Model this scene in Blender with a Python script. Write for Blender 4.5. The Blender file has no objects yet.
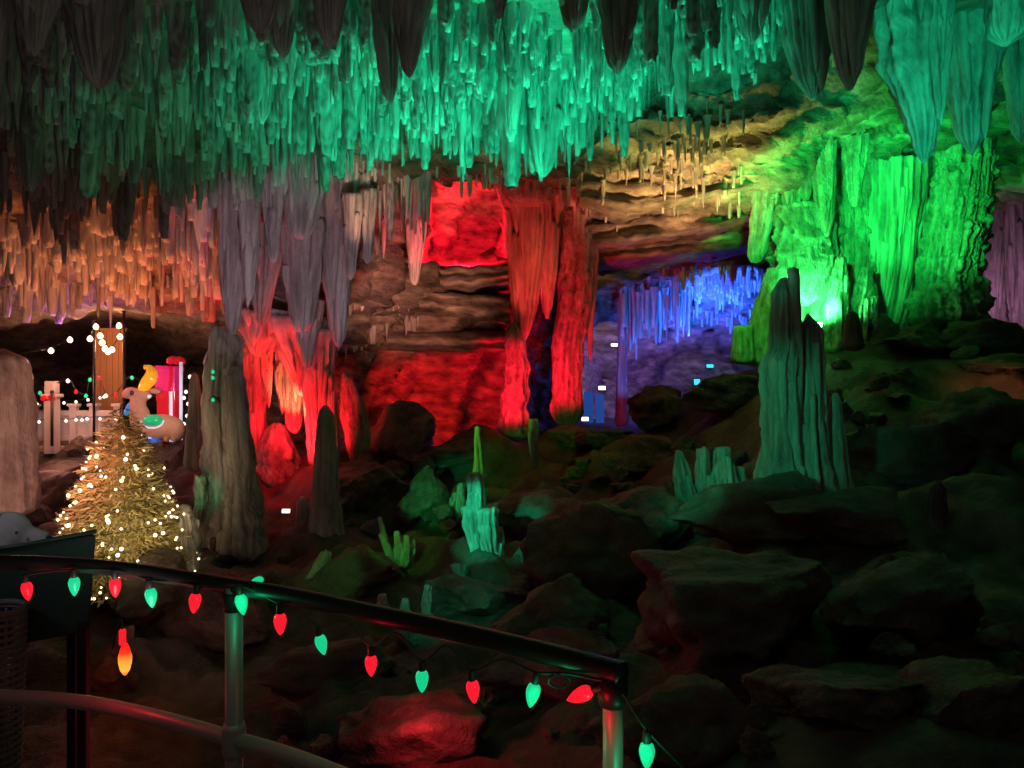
import bpy, bmesh, math, random
import numpy as np
from mathutils import Vector, Matrix, noise as N
random.seed(7); np.random.seed(7)
scene = bpy.context.scene
C = scene.collection
F = 770.0; EYE = 1.6
PI = math.pi
def P(px, py, Y):
    return Vector(((px-512)/F*Y, Y, EYE-(py-384)/F*Y))

# ------------------------------------------------------------------ camera
cam = bpy.data.cameras.new('camera'); camo = bpy.data.objects.new('camera', cam); C.objects.link(camo)
camo.location = (0, 0, EYE); camo.rotation_euler = (PI/2, 0, 0)
cam.sensor_width = 36; cam.lens = 36*F/1024; cam.clip_start = 0.05
scene.camera = camo
scene.view_settings.view_transform = 'Standard'
scene.view_settings.look = 'None'
scene.cycles.max_bounces = 4
scene.cycles.sample_clamp_indirect = 3.0
w = bpy.data.worlds.new('cave_air'); scene.world = w; w.use_nodes = True
w.node_tree.nodes['Background'].inputs[0].default_value = (0.85, 0.70, 0.63, 1)
w.node_tree.nodes['Background'].inputs[1].default_value = 0.017

# ------------------------------------------------------------------ materials
def mat(name):
    m = bpy.data.materials.new(name); m.use_nodes = True
    return m, m.node_tree.nodes, m.node_tree.links, m.node_tree.nodes['Principled BSDF']
def stone(name, dark, light, scale=3.0, rough=0.62, bump=0.5, fine=26.0, stretch=0.45):
    m, n, l, b = mat(name)
    g = n.new('ShaderNodeNewGeometry'); mp = n.new('ShaderNodeMapping')
    mp.inputs['Scale'].default_value = (1, 1, stretch)
    l.new(g.outputs['Position'], mp.inputs['Vector'])
    t = n.new('ShaderNodeTexNoise'); t.inputs['Scale'].default_value = scale; t.inputs['Detail'].default_value = 7; t.inputs['Roughness'].default_value = .68
    l.new(mp.outputs[0], t.inputs['Vector'])
    r = n.new('ShaderNodeValToRGB'); r.color_ramp.elements[0].position = .33; r.color_ramp.elements[1].position = .68
    r.color_ramp.elements[0].color = (*dark, 1); r.color_ramp.elements[1].color = (*light, 1)
    l.new(t.outputs['Fac'], r.inputs[0])
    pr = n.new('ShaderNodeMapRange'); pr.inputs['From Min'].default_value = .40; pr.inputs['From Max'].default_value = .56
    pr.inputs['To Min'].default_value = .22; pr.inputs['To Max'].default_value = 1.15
    l.new(g.outputs['Pointiness'], pr.inputs['Value'])  # crevices darkened and edges brightened in the colour, standing in for shade
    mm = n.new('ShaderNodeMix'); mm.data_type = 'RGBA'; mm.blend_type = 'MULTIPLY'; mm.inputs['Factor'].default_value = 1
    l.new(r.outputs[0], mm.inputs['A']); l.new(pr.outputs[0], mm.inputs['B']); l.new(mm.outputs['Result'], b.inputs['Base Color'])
    f = n.new('ShaderNodeTexNoise'); f.inputs['Scale'].default_value = fine; f.inputs['Detail'].default_value = 5; f.inputs['Roughness'].default_value = .6
    l.new(mp.outputs[0], f.inputs['Vector'])
    ad = n.new('ShaderNodeMath'); ad.operation = 'MULTIPLY_ADD'; ad.inputs[1].default_value = .5
    l.new(f.outputs['Fac'], ad.inputs[0]); l.new(t.outputs['Fac'], ad.inputs[2])
    bp = n.new('ShaderNodeBump'); bp.inputs['Strength'].default_value = bump; bp.inputs['Distance'].default_value = .14
    l.new(ad.outputs[0], bp.inputs['Height']); l.new(bp.outputs[0], b.inputs['Normal'])
    b.inputs['Roughness'].default_value = rough
    b.inputs['Specular IOR Level'].default_value = .35
    return m
M = {}
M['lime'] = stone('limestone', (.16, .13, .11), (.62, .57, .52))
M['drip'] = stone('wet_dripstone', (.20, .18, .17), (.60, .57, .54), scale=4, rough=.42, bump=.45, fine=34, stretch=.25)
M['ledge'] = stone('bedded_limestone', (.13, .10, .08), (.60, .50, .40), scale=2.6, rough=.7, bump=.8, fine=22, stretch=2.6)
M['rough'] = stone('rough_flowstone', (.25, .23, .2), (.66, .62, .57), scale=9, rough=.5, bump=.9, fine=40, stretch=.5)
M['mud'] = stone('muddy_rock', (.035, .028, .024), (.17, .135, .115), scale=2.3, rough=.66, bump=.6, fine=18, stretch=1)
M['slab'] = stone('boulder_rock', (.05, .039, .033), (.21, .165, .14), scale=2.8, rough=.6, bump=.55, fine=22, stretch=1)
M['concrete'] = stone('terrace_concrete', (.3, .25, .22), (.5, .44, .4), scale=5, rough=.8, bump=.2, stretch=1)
def plain(name, col, rough=.5, metal=0, noise=0.12, scale=20):
    m, n, l, b = mat(name)
    t = n.new('ShaderNodeTexNoise'); t.inputs['Scale'].default_value = scale; t.inputs['Detail'].default_value = 4
    mx = n.new('ShaderNodeMix'); mx.data_type = 'RGBA'
    mx.inputs['A'].default_value = (*[c*(1-noise*2) for c in col], 1); mx.inputs['B'].default_value = (*[min(1, c*(1+noise)) for c in col], 1)
    l.new(t.outputs['Fac'], mx.inputs['Factor']); l.new(mx.outputs['Result'], b.inputs['Base Color'])
    b.inputs['Roughness'].default_value = rough; b.inputs['Metallic'].default_value = metal
    return m
def glow(name, col, s, base=None):
    m, n, l, b = mat(name)
    t = n.new('ShaderNodeTexNoise'); t.inputs['Scale'].default_value = 30
    mx = n.new('ShaderNodeMix'); mx.data_type = 'RGBA'
    mx.inputs['A'].default_value = (*[c*.85 for c in col], 1); mx.inputs['B'].default_value = (*col, 1)
    l.new(t.outputs['Fac'], mx.inputs['Factor']); l.new(mx.outputs['Result'], b.inputs['Emission Color'])
    b.inputs['Base Color'].default_value = (*(base or col), 1)
    b.inputs['Emission Strength'].default_value = s; b.inputs['Roughness'].default_value = .12
    return m
M['galv'] = plain('galvanised_pipe', (.42, .41, .39), .42, .35)
M['dark_pipe'] = plain('dark_painted_pipe', (.03, .033, .032), .4, .3)
M['cord'] = plain('green_cord', (.015, .04, .025), .5)
M['socket'] = plain('black_socket', (.02, .03, .025), .5)
M['bulb_red'] = glow('lit_red_bulb', (1, .012, .03), 1.0, (.6, .01, .02))
M['bulb_green'] = glow('lit_green_bulb', (.01, .80, .34), .8, (.01, .4, .2))
M['bulb_hot'] = glow('hot_red_bulb', (1, .16, .01), 2.4, (.7, .03, .01))
_m, _n, _l, _b = mat('hot_red_bulb_glow')
_t = _n.new('ShaderNodeTexCoord'); _x = _n.new('ShaderNodeSeparateXYZ'); _l.new(_t.outputs['Object'], _x.inputs[0])
_r = _n.new('ShaderNodeMapRange'); _r.inputs['From Min'].default_value = -.125; _r.inputs['From Max'].default_value = .035; _l.new(_x.outputs['Z'], _r.inputs['Value'])
_c = _n.new('ShaderNodeValToRGB'); _e = _c.color_ramp.elements
_e[0].position = 0; _e[0].color = (1, .06, .01, 1); _e[1].position = 1; _e[1].color = (.8, .004, .01, 1)
for q_, c_ in ((.2, (1, .42, .06, 1)), (.5, (1, .30, .03, 1)), (.72, (1, .03, .01, 1))):
    k_ = _e.new(q_); k_.color = c_
_l.new(_r.outputs[0], _c.inputs[0]); _l.new(_c.outputs[0], _b.inputs['Emission Color']); _b.inputs['Emission Strength'].default_value = 1.3; _b.inputs['Base Color'].default_value = (.7, .02, .02, 1)
M['bulb_hot'] = _m
M['bulb_warm'] = glow('lit_warm_bulb', (1, .66, .36), 5.0)
M['bulb_fairy'] = glow('lit_fairy_bulb', (1, .76, .42), 3.5)
M['bulb_white'] = glow('lit_white_bulb', (1, .85, .8), 2.0)
M['lens_green'] = glow('green_lamp_lens', (.35, 1, .5), 12)
M['lens_red'] = glow('red_lamp_lens', (1, .55, .5), 2)
M['lens_white'] = glow('white_lamp_lens', (1, .86, .72), 2.5)
M['lens_cyan'] = glow('cyan_lamp_lens', (.05, .55, .75), 1.6)
M['lens_blue'] = glow('blue_lamp_lens', (.06, .3, 1), 1.2)
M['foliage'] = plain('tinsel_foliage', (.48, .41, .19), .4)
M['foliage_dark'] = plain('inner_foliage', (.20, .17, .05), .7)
M['bark'] = plain('bark', (.06, .04, .025), .8)
M['white_paint'] = plain('white_paint', (.62, .58, .56), .5)
M['wood'] = plain('orange_brown_wood', (.34, .16, .07), .6)
M['bin'] = plain('dark_green_plastic', (.02, .055, .045), .5)
M['plush'] = plain('white_plush', (.66, .64, .62), .95)
M['nose'] = plain('plush_nose', (.05, .04, .04), .5)
M['tan'] = plain('tan_felt', (.62, .34, .22), .8)
M['yellow'] = glow('yellow_horn', (.9, .42, .02), .45, (.85, .45, .03))
M['pink'] = glow('glowing_pink_wrap', (.8, .02, .2), .35, (.7, .03, .2))  # faint emission put into the wrap so it looks lit
M['redwrap'] = glow('glowing_red_wrap', (.75, .01, .03), .3, (.6, .02, .04))  # red wrap and bows glow faintly, light put into the colour
M['blue'] = glow('blue_cloth', (.04, .3, .7), .35, (.05, .3, .7))
M['greencloth'] = glow('green_cloth', (.02, .5, .2), .35, (.02, .5, .2))
M['whiteglow'] = glow('white_trim', (.75, .8, 1), .5)
M['bluepanel'] = glow('glowing_blue_panel', (.02, .16, .75), .35, (.05, .2, .7))  # panels glow faintly, standing in for the blue light on them
M['wicker'] = plain('grey_wicker', (.16, .14, .13), .7)
M['black'] = plain('black_housing', (.015, .015, .016), .5)

# ------------------------------------------------------------------ object helpers
def tag(o, label=None, cat=None, group=None, kind=None):
    if label: o['label'] = label
    if cat: o['category'] = cat
    if group: o['group'] = group
    if kind: o['kind'] = kind
    return o
def empty(name, loc, label, cat, group=None):
    o = bpy.data.objects.new(name, None); C.objects.link(o); o.location = loc
    o.empty_display_size = .05
    return tag(o, label, cat, group)
def link(name, me, m, parent=None, loc=(0, 0, 0)):
    o = bpy.data.objects.new(name, me); C.objects.link(o)
    if m is not None and not me.materials: me.materials.append(m)
    o.location = loc
    if parent is not None: o.parent = parent
    return o
def mesh(name, verts, faces, smooth=True):
    me = bpy.data.meshes.new(name)
    me.from_pydata([tuple(v) for v in verts], [], [tuple(f) for f in faces])
    if smooth: me.polygons.foreach_set('use_smooth', [True]*len(me.polygons))
    me.update()
    return me
def from_bm(name, bm, smooth=True):
    bmesh.ops.recalc_face_normals(bm, faces=bm.faces)
    me = bpy.data.meshes.new(name); bm.to_mesh(me); bm.free()
    if smooth: me.polygons.foreach_set('use_smooth', [True]*len(me.polygons))
    return me
def bm_box(bm, c, s, rot=None, bevel=.0):
    r = bmesh.ops.create_cube(bm, size=1)
    mt = Matrix.Translation(c) @ (rot.to_4x4() if rot else Matrix()) @ Matrix.Diagonal((*s, 1))
    bmesh.ops.transform(bm, matrix=mt, verts=r['verts'])
    if bevel:
        es = list({e for v in r['verts'] for e in v.link_edges})
        bmesh.ops.bevel(bm, geom=es, offset=bevel, segments=2, affect='EDGES', profile=.6)
def bm_tube(bm, pts, rad, seg=12, cap=True):
    pts = [Vector(p) for p in pts]; rings = []
    for i, p in enumerate(pts):
        t = (pts[min(i+1, len(pts)-1)]-pts[max(i-1, 0)]).normalized()
        up = Vector((0, 0, 1)) if abs(t.z) < .95 else Vector((0, 1, 0))
        a = t.cross(up).normalized(); b = a.cross(t)
        r = rad[i] if isinstance(rad, (list, tuple)) else rad
        rings.append([bm.verts.new(p+(a*math.cos(k*2*PI/seg)+b*math.sin(k*2*PI/seg))*r) for k in range(seg)])
    for i in range(len(rings)-1):
        for k in range(seg):
            bm.faces.new((rings[i][k], rings[i][(k+1) % seg], rings[i+1][(k+1) % seg], rings[i+1][k]))
    if cap:
        bm.faces.new(rings[0]); bm.faces.new(rings[-1][::-1])
def bm_ball(bm, c, s, rot=None, seg=20):
    r = bmesh.ops.create_uvsphere(bm, u_segments=seg, v_segments=seg//2+2, radius=1)
    mt = Matrix.Translation(c) @ (rot.to_4x4() if rot else Matrix()) @ Matrix.Diagonal((*s, 1))
    bmesh.ops.transform(bm, matrix=mt, verts=r['verts'])
def smoothpath(pts, n):
    pts = [Vector(p) for p in pts]; out = []
    for i in range(len(pts)-1):
        p0, p1, p2, p3 = pts[max(i-1, 0)], pts[i], pts[i+1], pts[min(i+2, len(pts)-1)]
        for k in range(n):
            t = k/n
            out.append(.5*((2*p1)+(p2-p0)*t+(2*p0-5*p1+4*p2-p3)*t*t+(3*p1-p0-3*p2+p3)*t**3))
    out.append(pts[-1]); return out

# ------------------------------------------------------------------ cave shell: ceiling and walls
CX = [-420, -150, 0, 110, 215, 250, 330, 425, 505, 560, 600, 700, 765, 850, 920, 1024, 1150, 1450]
CY = [-600, -250, -100, 0, 60, 120, 160, 200, 240, 280, 310, 330, 360, 400, 440, 520]
CT = np.array([
 [2.0, 2.8, 3.6, 4.5, 5.0, 5.5, 6.0, 7.0, 8.0, 9.0, 10, 13, 14, 14, 14, 14],
 [2.0, 2.8, 3.7, 4.6, 5.2, 5.8, 6.6, 7.6, 8.6, 9.6, 11, 15, 16, 16, 16, 16],
 [2.0, 2.8, 3.8, 4.8, 5.5, 6.3, 7.3, 8.4, 9.4, 10.4, 11.5, 16, 18, 18, 18, 18],
 [2.0, 2.8, 3.9, 5.0, 5.8, 6.8, 7.8, 9.2, 10., 10.8, 11.8, 16.5, 19, 19, 19, 19],
 [2.0, 2.8, 4.0, 5.2, 6.2, 7.3, 8.3, 9.6, 10.4, 11., 11.8, 14, 17, 17, 17, 17],
 [2.0, 2.8, 4.0, 5.3, 6.3, 7.5, 8.6, 10., 10.6, 11., 11.3, 11.6, 12.5, 13, 13, 13],
 [2.0, 2.8, 4.0, 5.4, 6.5, 7.8, 9.4, 10.6, 11., 11.4, 11.8, 12., 12.6, 13, 13, 13],
 [2.0, 2.8, 4.0, 5.5, 6.6, 8.2, 10.3, 12.2, 12.6, 12.8, 13.1, 13.4, 13.9, 14.4, 14.6, 14.6],
 [2.0, 2.8, 4.0, 5.6, 6.7, 8.2, 10.6, 13., 13.6, 13.9, 14.3, 14.6, 15., 15.4, 15.6, 15.6],
 [2.0, 2.8, 4.0, 5.6, 7.2, 9.0, 11, 13., 14., 15.5, 16.6, 17, 18, 19, 19, 19],
 [2.0, 2.8, 4.0, 5.6, 7.8, 9.8, 11.4, 12.8, 14.4, 18, 20.5, 22, 24, 25, 25, 25],
 [2.0, 2.8, 4.0, 5.7, 8.4, 10., 11.4, 12.6, 15.0, 18.5, 21, 23, 26, 26.5, 26.5, 26.5],
 [2.0, 2.8, 4.4, 6.3, 8.6, 10.2, 11.6, 12.8, 15.5, 18.5, 21, 23, 25, 25.5, 25.5, 25.5],
 [2.0, 4.2, 6.6, 8.9, 10.3, 11.8, 13, 13.8, 14.4, 15, 15.6, 16, 16, 16, 16, 16],
 [2.0, 4.4, 7.0, 9.1, 10.5, 12., 13.5, 14.2, 14.8, 15.4, 16, 16, 16, 16, 16, 16],
 [2.0, 4.4, 7.0, 9.0, 10.5, 12.2, 14, 14.8, 15.4, 16, 16.4, 16.4, 16.4, 16.4, 16.4, 16.4],
 [2.0, 4.0, 6.2, 8.2, 9.8, 11, 12.6, 13.5, 14, 14, 14, 14, 14, 14, 14, 14],
 [2.0, 2.8, 4.0, 5.5, 7.0, 8., 9, 10, 10, 10, 10, 10, 10, 10, 10, 10]])
def bil(T, XS, YS, px, py):
    px = np.clip(px, XS[0], XS[-1]); py = np.clip(py, YS[0], YS[-1])
    i = np.clip(np.searchsorted(XS, px, side='right')-1, 0, len(XS)-2); j = np.clip(np.searchsorted(YS, py, side='right')-1, 0, len(YS)-2)
    xs = np.asarray(XS, float); ys = np.asarray(YS, float)
    u = (px-xs[i])/(xs[i+1]-xs[i]); v = (py-ys[j])/(ys[j+1]-ys[j])
    u = u*u*(3-2*u)
    return (T[i, j]*(1-u)+T[i+1, j]*u)*(1-v)+(T[i, j+1]*(1-u)+T[i+1, j+1]*u)*v
def ceilY(px, py):
    px = np.asarray(px, float); py = np.asarray(py, float)
    Y = bil(CT, CX, CY, px, py)
    # red niche: a recess with a flat lip
    nx = np.clip(np.minimum(px-420, 512-px)/8., 0, 1); ny = np.clip(np.minimum(py-(176+.06*(512-px)), 266-.04*(500-px)-py)/7., 0, 1)
    Y = Y+1.9*nx*ny
    return Y
def terrace(Y, px, py):
    # bedding: undercut ledges stepping back into the cave
    k = np.clip((py-60)/60, 0, 1)*np.clip((px-300)/60, 0, 1)
    step = .95
    wob = .35*np.sin(px*.013+.7)+.18*np.sin(px*.041+py*.01)
    q = (Y+wob)/step; f = q-np.floor(q)
    g = np.clip((f-.62)/.38, 0, 1); g = g*g*(3-2*g)
    Yt = (np.floor(q)+g)*step-wob
    return Y*(1-k*.85)+Yt*k*.85
def nz(x, y, z, s=1.0, o=4):
    return N.fractal(Vector((x*s, y*s, z*s)), 1.0, 2.1, o, noise_basis='PERLIN_ORIGINAL')
def sheet(PXs, PYs, Yf, amp, flip=False, strat=0.0):
    gx, gy = np.meshgrid(PXs, PYs, indexing='ij')
    Y = Yf(gx, gy)
    X = (gx-512)/F*Y; Z = EYE-(gy-384)/F*Y
    V = np.stack([X, Y, Z], -1)
    du = np.gradient(V, axis=0); dv = np.gradient(V, axis=1)
    n = np.cross(du, dv); n /= np.linalg.norm(n, axis=-1, keepdims=True)+1e-9
    view = V-np.array([0, 0, EYE]); s = np.sign((n*view).sum(-1, keepdims=True)); n = -n*s
    nx_, ny_ = gx.shape
    D = np.zeros(gx.shape)
    for i in range(nx_):
        for j in range(ny_):
            x, y, z = V[i, j]
            d = nz(x, y, z*(1+strat), .55, 4)*1.0+.45*nz(x+9, y, z*(1+2*strat), 1.9, 3)
            d += .22*abs(N.noise(Vector((x*4.5, y*4.5, z*4.5*(1+strat)))))
            D[i, j] = d
    V = V+n*(D*amp*np.clip(Y/9, .5, 1.3))[..., None]
    idx = np.arange(nx_*ny_).reshape(nx_, ny_)
    return V, idx
def quads(idx):
    a = idx[:-1, :-1].ravel(); b = idx[1:, :-1].ravel(); c = idx[1:, 1:].ravel(); d = idx[:-1, 1:].ravel()
    return np.stack([a, b, c, d], -1)
def sub_mesh(name, V, sl):
    W = V[:, sl]; k = W.shape
    idx = np.arange(k[0]*k[1]).reshape(k[0], k[1])
    return mesh(name, W.reshape(-1, 3).tolist(), quads(idx).tolist())
PXs = np.concatenate([np.arange(-420, -30, 18), np.arange(-30, 1056, 3.2), np.arange(1060, 1451, 20)])
PYs = np.concatenate([np.arange(-600, -20, 20), np.arange(-20, 450, 3.0), np.arange(455, 521, 16)])
V, _ = sheet(PXs, PYs, lambda a, b: terrace(ceilY(a, b), a, b), .22, strat=1.0)
jc = int(np.searchsorted(PYs, 300))
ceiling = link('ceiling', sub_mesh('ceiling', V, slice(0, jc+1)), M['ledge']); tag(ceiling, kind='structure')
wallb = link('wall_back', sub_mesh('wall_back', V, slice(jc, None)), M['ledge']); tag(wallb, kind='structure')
CEIL = V

# ------------------------------------------------------------------ floor
FX = [-420, -150, 0, 110, 220, 330, 420, 500, 560, 640, 700, 760, 830, 900, 1024, 1200, 1500]
SKY = [445, 442, 440, 440, 446, 446, 440, 432, 430, 426, 380, 350, 334, 328, 328, 330, 340]
SKYD = [11, 12, 12.5, 12.5, 12., 11.5, 12, 12.5, 13, 14, 13.5, 12.8, 12.4, 12.4, 12.4, 11, 8]
FV = [0, .06, .18, .32, .48, .64, .8, .92, 1.0, 1.06, 1.3]      # parameter: 0 = under the rail, 1 = skyline, beyond = dropping back
LT, LY = [0, .289, .525, .705, .875, 1], [4, 5, 6.6, 8.3, 10.3, 12]
RT, RY = [0, .23, .35, .525, .70, .874, 1], [2.3, 3, 3.6, 5, 7, 10, 12.4]
def floor_point(px, v):
    sk = np.interp(px, FX, SKY); sd = np.interp(px, FX, SKYD)
    t = np.clip(v, 0, 1); py = 900+(sk-900)*t
    k = np.clip((px-430)/380, 0, 1); k = k*k*(3-2*k)
    Y = 1/((1-k)/np.interp(t, LT, LY)+k/np.interp(t, RT, RY))
    Y = Y*(1+(sd/12.2-1)*t**3)
    return py, Y
fp = np.arange(-420, 1501, 6.0); fv = np.linspace(0, 1, 150)
rows = []
for px in fp:
    col = []
    for v in fv:
        py, Y = floor_point(px, v); col.append(P(px, py, Y))
    last = col[-1]
    back = 27.0 if 540 < px < 780 else 19.5
    for k in range(1, 9):
        t = k/8; Yb = last.y+(back-last.y)*t
        zb = last.z-(.35*min(1, t*3) if px < 700 else 1.2*min(1, t*3))
        if 540 < px < 720: zb = last.z+(.55-last.z)*min(1, t*2)
        col.append(Vector((last.x/last.y*Yb, Yb, zb)))
    rows.append(col)
Vf = np.array([[tuple(p) for p in c] for c in rows])
for i in range(Vf.shape[0]):
    for j in range(Vf.shape[1]):
        x, y, z = Vf[i, j]
        k = min(1., max(0.15, (y-2)/3))
        d = .30*nz(x, y, 3.1, .75, 4)+.10*nz(x, y, 7.7, 2.4, 4)
        q = N.noise(Vector((x*.8, y*.8, 11.)));  d += .14*(abs(q)*2-.5)
        if j >= len(fv): d *= .3
        Vf[i, j, 2] = z+d*k-.05
idx = np.arange(Vf.shape[0]*Vf.shape[1]).reshape(Vf.shape[:2])
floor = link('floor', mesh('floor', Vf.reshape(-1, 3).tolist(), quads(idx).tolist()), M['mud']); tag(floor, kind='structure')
def floor_hit(px, py):
    """point of the rubble slope seen at a pixel, and its ground height"""
    sk = float(np.interp(px, FX, SKY))
    t = max(0., min(1., (py-900)/(sk-900)))
    _, Y = floor_point(px, t); p = P(px, py, float(Y))
    return p
# walkway the photographer stands on
bm = bmesh.new(); bm_box(bm, (0, .9, -.08), (9, 4.5, .16), bevel=.01)
tag(link('floor_walkway', from_bm('walkway', bm, False), M['concrete']), kind='structure')

# ------------------------------------------------------------------ dripstone shapes
def form_mesh(rows, Y, dr=.8, seg=48, flute=.13, ff=3.2, ripple=.05, seed=0, stepz=.045, origin=None, hang=False, skew=0):
    """one closed lump lofted through rows of (height, left, right) measured at depth Y"""
    rows = sorted(rows); hs = [r[0] for r in rows]
    n = max(8, int((hs[-1]-hs[0])/F*Y/stepz)); n = min(n, 130)
    hh = np.linspace(hs[0], hs[-1], n)
    L = np.interp(hh, hs, [r[1] for r in rows]); R = np.interp(hh, hs, [r[2] for r in rows])
    k = np.array([.25, .5, .25])
    for _ in range(2):
        L[1:-1] = np.convolve(L, k, 'valid'); R[1:-1] = np.convolve(R, k, 'valid')
    vs = []; fs = []
    o = origin or P(.5*(L[-1]+R[-1]), hh[-1], Y)
    for a in range(n):
        c = P(.5*(L[a]+R[a]), hh[a], Y); rx = max(.004, .5*(R[a]-L[a])/F*Y); ry = max(rx*dr, .004)
        e = (n-1-a if hang else min(a, n-1-a))/max(1, n*.05); cap = math.sqrt(min(1, .25+e*.75))
        for b in range(seg):
            th = b*2*PI/seg; ct, st = math.cos(th), math.sin(th)
            fx = c.x*0+ct*ff*.5; fy = st*ff*.5
            gr = min(abs(N.noise(Vector((ct*ff*.55+seed*3.7, st*ff*.55+seed, c.z*.45)))), .3)/.3
            v = flute*(1.25*(gr-.62)+1.1*N.noise(Vector((ct*1.3+seed, st*1.3, c.z*.9+seed))))
            g2 = min(abs(N.noise(Vector((ct*ff*1.2+seed*1.7, st*ff*1.2, c.z*.8)))), .3)/.3
            v += flute*.45*(g2-.6)
            v += ripple*(1.5*N.noise(Vector((ct*1.2+seed, st*1.2, c.z*6.0)))+1.6*(.3-abs(N.noise(Vector((ct*3+seed, st*3, c.z*9)))))+.9*N.noise(Vector((ct*6+seed, st*6, c.z*20))))
            m = (1+v)*cap
            vs.append((c.x+rx*ct*m-o.x, Y+skew*(hs[-1]-hh[a])+ry*st*m-o.y, c.z-o.z+.03*N.noise(Vector((ct*2+seed, st*2, c.z*3)))))
    for a in range(n-1):
        for b in range(seg):
            b2 = (b+1) % seg
            fs.append((a*seg+b, (a+1)*seg+b, (a+1)*seg+b2, a*seg+b2))
    for a, rev in ((0, 0), (n-1, 1)):
        q = [a*seg+b for b in range(seg)]
        cc = np.mean([vs[i] for i in q], axis=0); vs.append((cc[0], cc[1], cc[2]+(.02 if not rev else -.02))); ci = len(vs)-1
        for b in range(seg):
            f = (q[b], q[(b+1) % seg], ci) if not rev else (q[(b+1) % seg], q[b], ci)
            fs.append(f)
    return vs, fs, o
SD = [0]
def form(name, rows, Y, label=None, cat=None, m='drip', parent=None, group=None, **kw):
    SD[0] += 1
    top_origin = kw.pop('hang', False)
    rr = sorted(rows)
    if parent is not None: o0 = parent.location.copy()
    elif top_origin: o0 = P(.5*(rr[0][1]+rr[0][2]), rr[0][0], Y)
    else: o0 = P(.5*(rr[-1][1]+rr[-1][2]), rr[-1][0], Y)
    lobes = kw.pop('lobes', 0); lw = kw.pop('lw', (5, 10)); over = kw.pop('over', 12)
    hg = top_origin or parent is not None
    vs, fs, o = form_mesh(rows, Y, seed=SD[0], origin=o0, hang=hg, **kw)
    rl = random.Random(SD[0]*13+1); hs = [r[0] for r in rr]; dr_ = kw.get('dr', .8)
    for q in range(lobes):
        a = hs[0]+(hs[-1]-hs[0])*rl.uniform(-.05, .55); b_ = a+(hs[-1]-hs[0])*rl.uniform(.25, .7)
        b_ = min(b_, hs[-1]+over*rl.random())
        if not hg: b_ = min(b_, hs[-1])
        u = -0.96+1.92*(q+rl.uniform(.1, .9))/lobes
        def X(h):
            l_ = np.interp(h, hs, [r[1] for r in rr]); r_ = np.interp(h, hs, [r[2] for r in rr]); return .5*(l_+r_)+.5*(r_-l_)*u*.93, (r_-l_)*.5
        wl = rl.uniform(*lw); am = .5*(a+b_)
        rws = [(a, X(a)[0]-wl*.45, X(a)[0]+wl*.45), (am, X(am)[0]-wl*.5, X(am)[0]+wl*.5), (b_-.08*(b_-a), X(b_)[0]-wl*.3, X(b_)[0]+wl*.3), (b_, X(b_)[0]-wl*.12, X(b_)[0]+wl*.12)]
        Yl = Y-X(am)[1]/F*Y*dr_*math.sqrt(max(.02, 1-u*u))*.92
        # keep the lobe's place on the surface although it sits nearer
        rws = [(384+(r0-384)*Y/Yl, 512+(r1-512)*Y/Yl, 512+(r2-512)*Y/Yl) for r0, r1, r2 in rws]
        v2, f2, _ = form_mesh(rws, Yl, seed=SD[0]*5+q, origin=o0, hang=True, dr=1.0, seg=12, flute=.12, ripple=kw.get('ripple', .05)*1.3, stepz=.06)
        n0 = len(vs); vs += v2; fs += [tuple(i+n0 for i in f_) for f_ in f2]
    me = mesh('dripstone', vs, fs)
    ob = link(name, me, M[m] if isinstance(m, str) else m, parent, (0, 0, 0) if parent is not None else o0)
    if parent is None: tag(ob, label, cat or name.replace('_', ' '), group)
    elif label: ob['label'] = label
    return ob

# ---- big right-hand green massif
g = empty('flowstone_mass', P(820, 350, 12.8), 'huge bright green-lit flowstone mass with hanging drapes behind the dark stalagmite', 'flowstone')
form('flowstone_body', [(70, 742, 905), (110, 745, 902), (150, 760, 900), (200, 772, 905), (240, 782, 905), (290, 778, 900), (330, 768, 895), (365, 755, 890)], 13.1, m='rough', parent=g, dr=.45, seg=130, flute=.2, ff=9, ripple=.13, lobes=26, lw=(7, 15), over=0)
form('drape', [(112, 742, 782), (150, 746, 784), (185, 750, 782), (200, 752, 778), (262, 747, 764)], 12.5, m='rough', parent=g, dr=.6, flute=.12, ripple=.07, lobes=4, lw=(6, 11), over=2)
form('drape', [(100, 776, 812), (160, 780, 808), (205, 783, 800), (224, 786, 796)], 12.4, m='rough', parent=g, dr=.7, ripple=.08, lobes=4, lw=(6, 11), over=2)
form('drape', [(110, 812, 834), (180, 814, 836), (215, 818, 834), (236, 822, 830)], 12.2, m='rough', parent=g, dr=.8, ripple=.08, lobes=4, lw=(6, 11), over=2)
form('drape', [(108, 840, 868), (160, 842, 866), (190, 846, 862), (206, 850, 858)], 12.2, m='rough', parent=g, dr=.8, ripple=.08, lobes=4, lw=(6, 11), over=2)
form('drape', [(115, 796, 818), (170, 798, 814), (200, 800, 810)], 12.3, m='rough', parent=g, dr=.8, ripple=.09)
form('drape', [(160, 866, 926), (200, 868, 924), (235, 866, 920), (262, 868, 918), (300, 864, 910), (345, 856, 900)], 12.7, m='drip', parent=g, dr=.5, seg=80, flute=.18, ff=9, ripple=.03, lobes=13, lw=(5, 9), over=4)
form('drape', [(205, 776, 830), (240, 776, 834), (265, 778, 836), (290, 780, 822), (305, 785, 815)], 12.4, m='rough', parent=g, dr=.5, seg=64, ripple=.12)
form('apron', [(268, 768, 792), (300, 758, 790), (330, 748, 782), (366, 742, 776)], 12.3, m='rough', parent=g, dr=.7, ripple=.07)
form('apron', [(326, 733, 752), (345, 732, 753), (364, 731, 755)], 12.2, m='rough', parent=g, dr=.9, ripple=.04)
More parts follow.
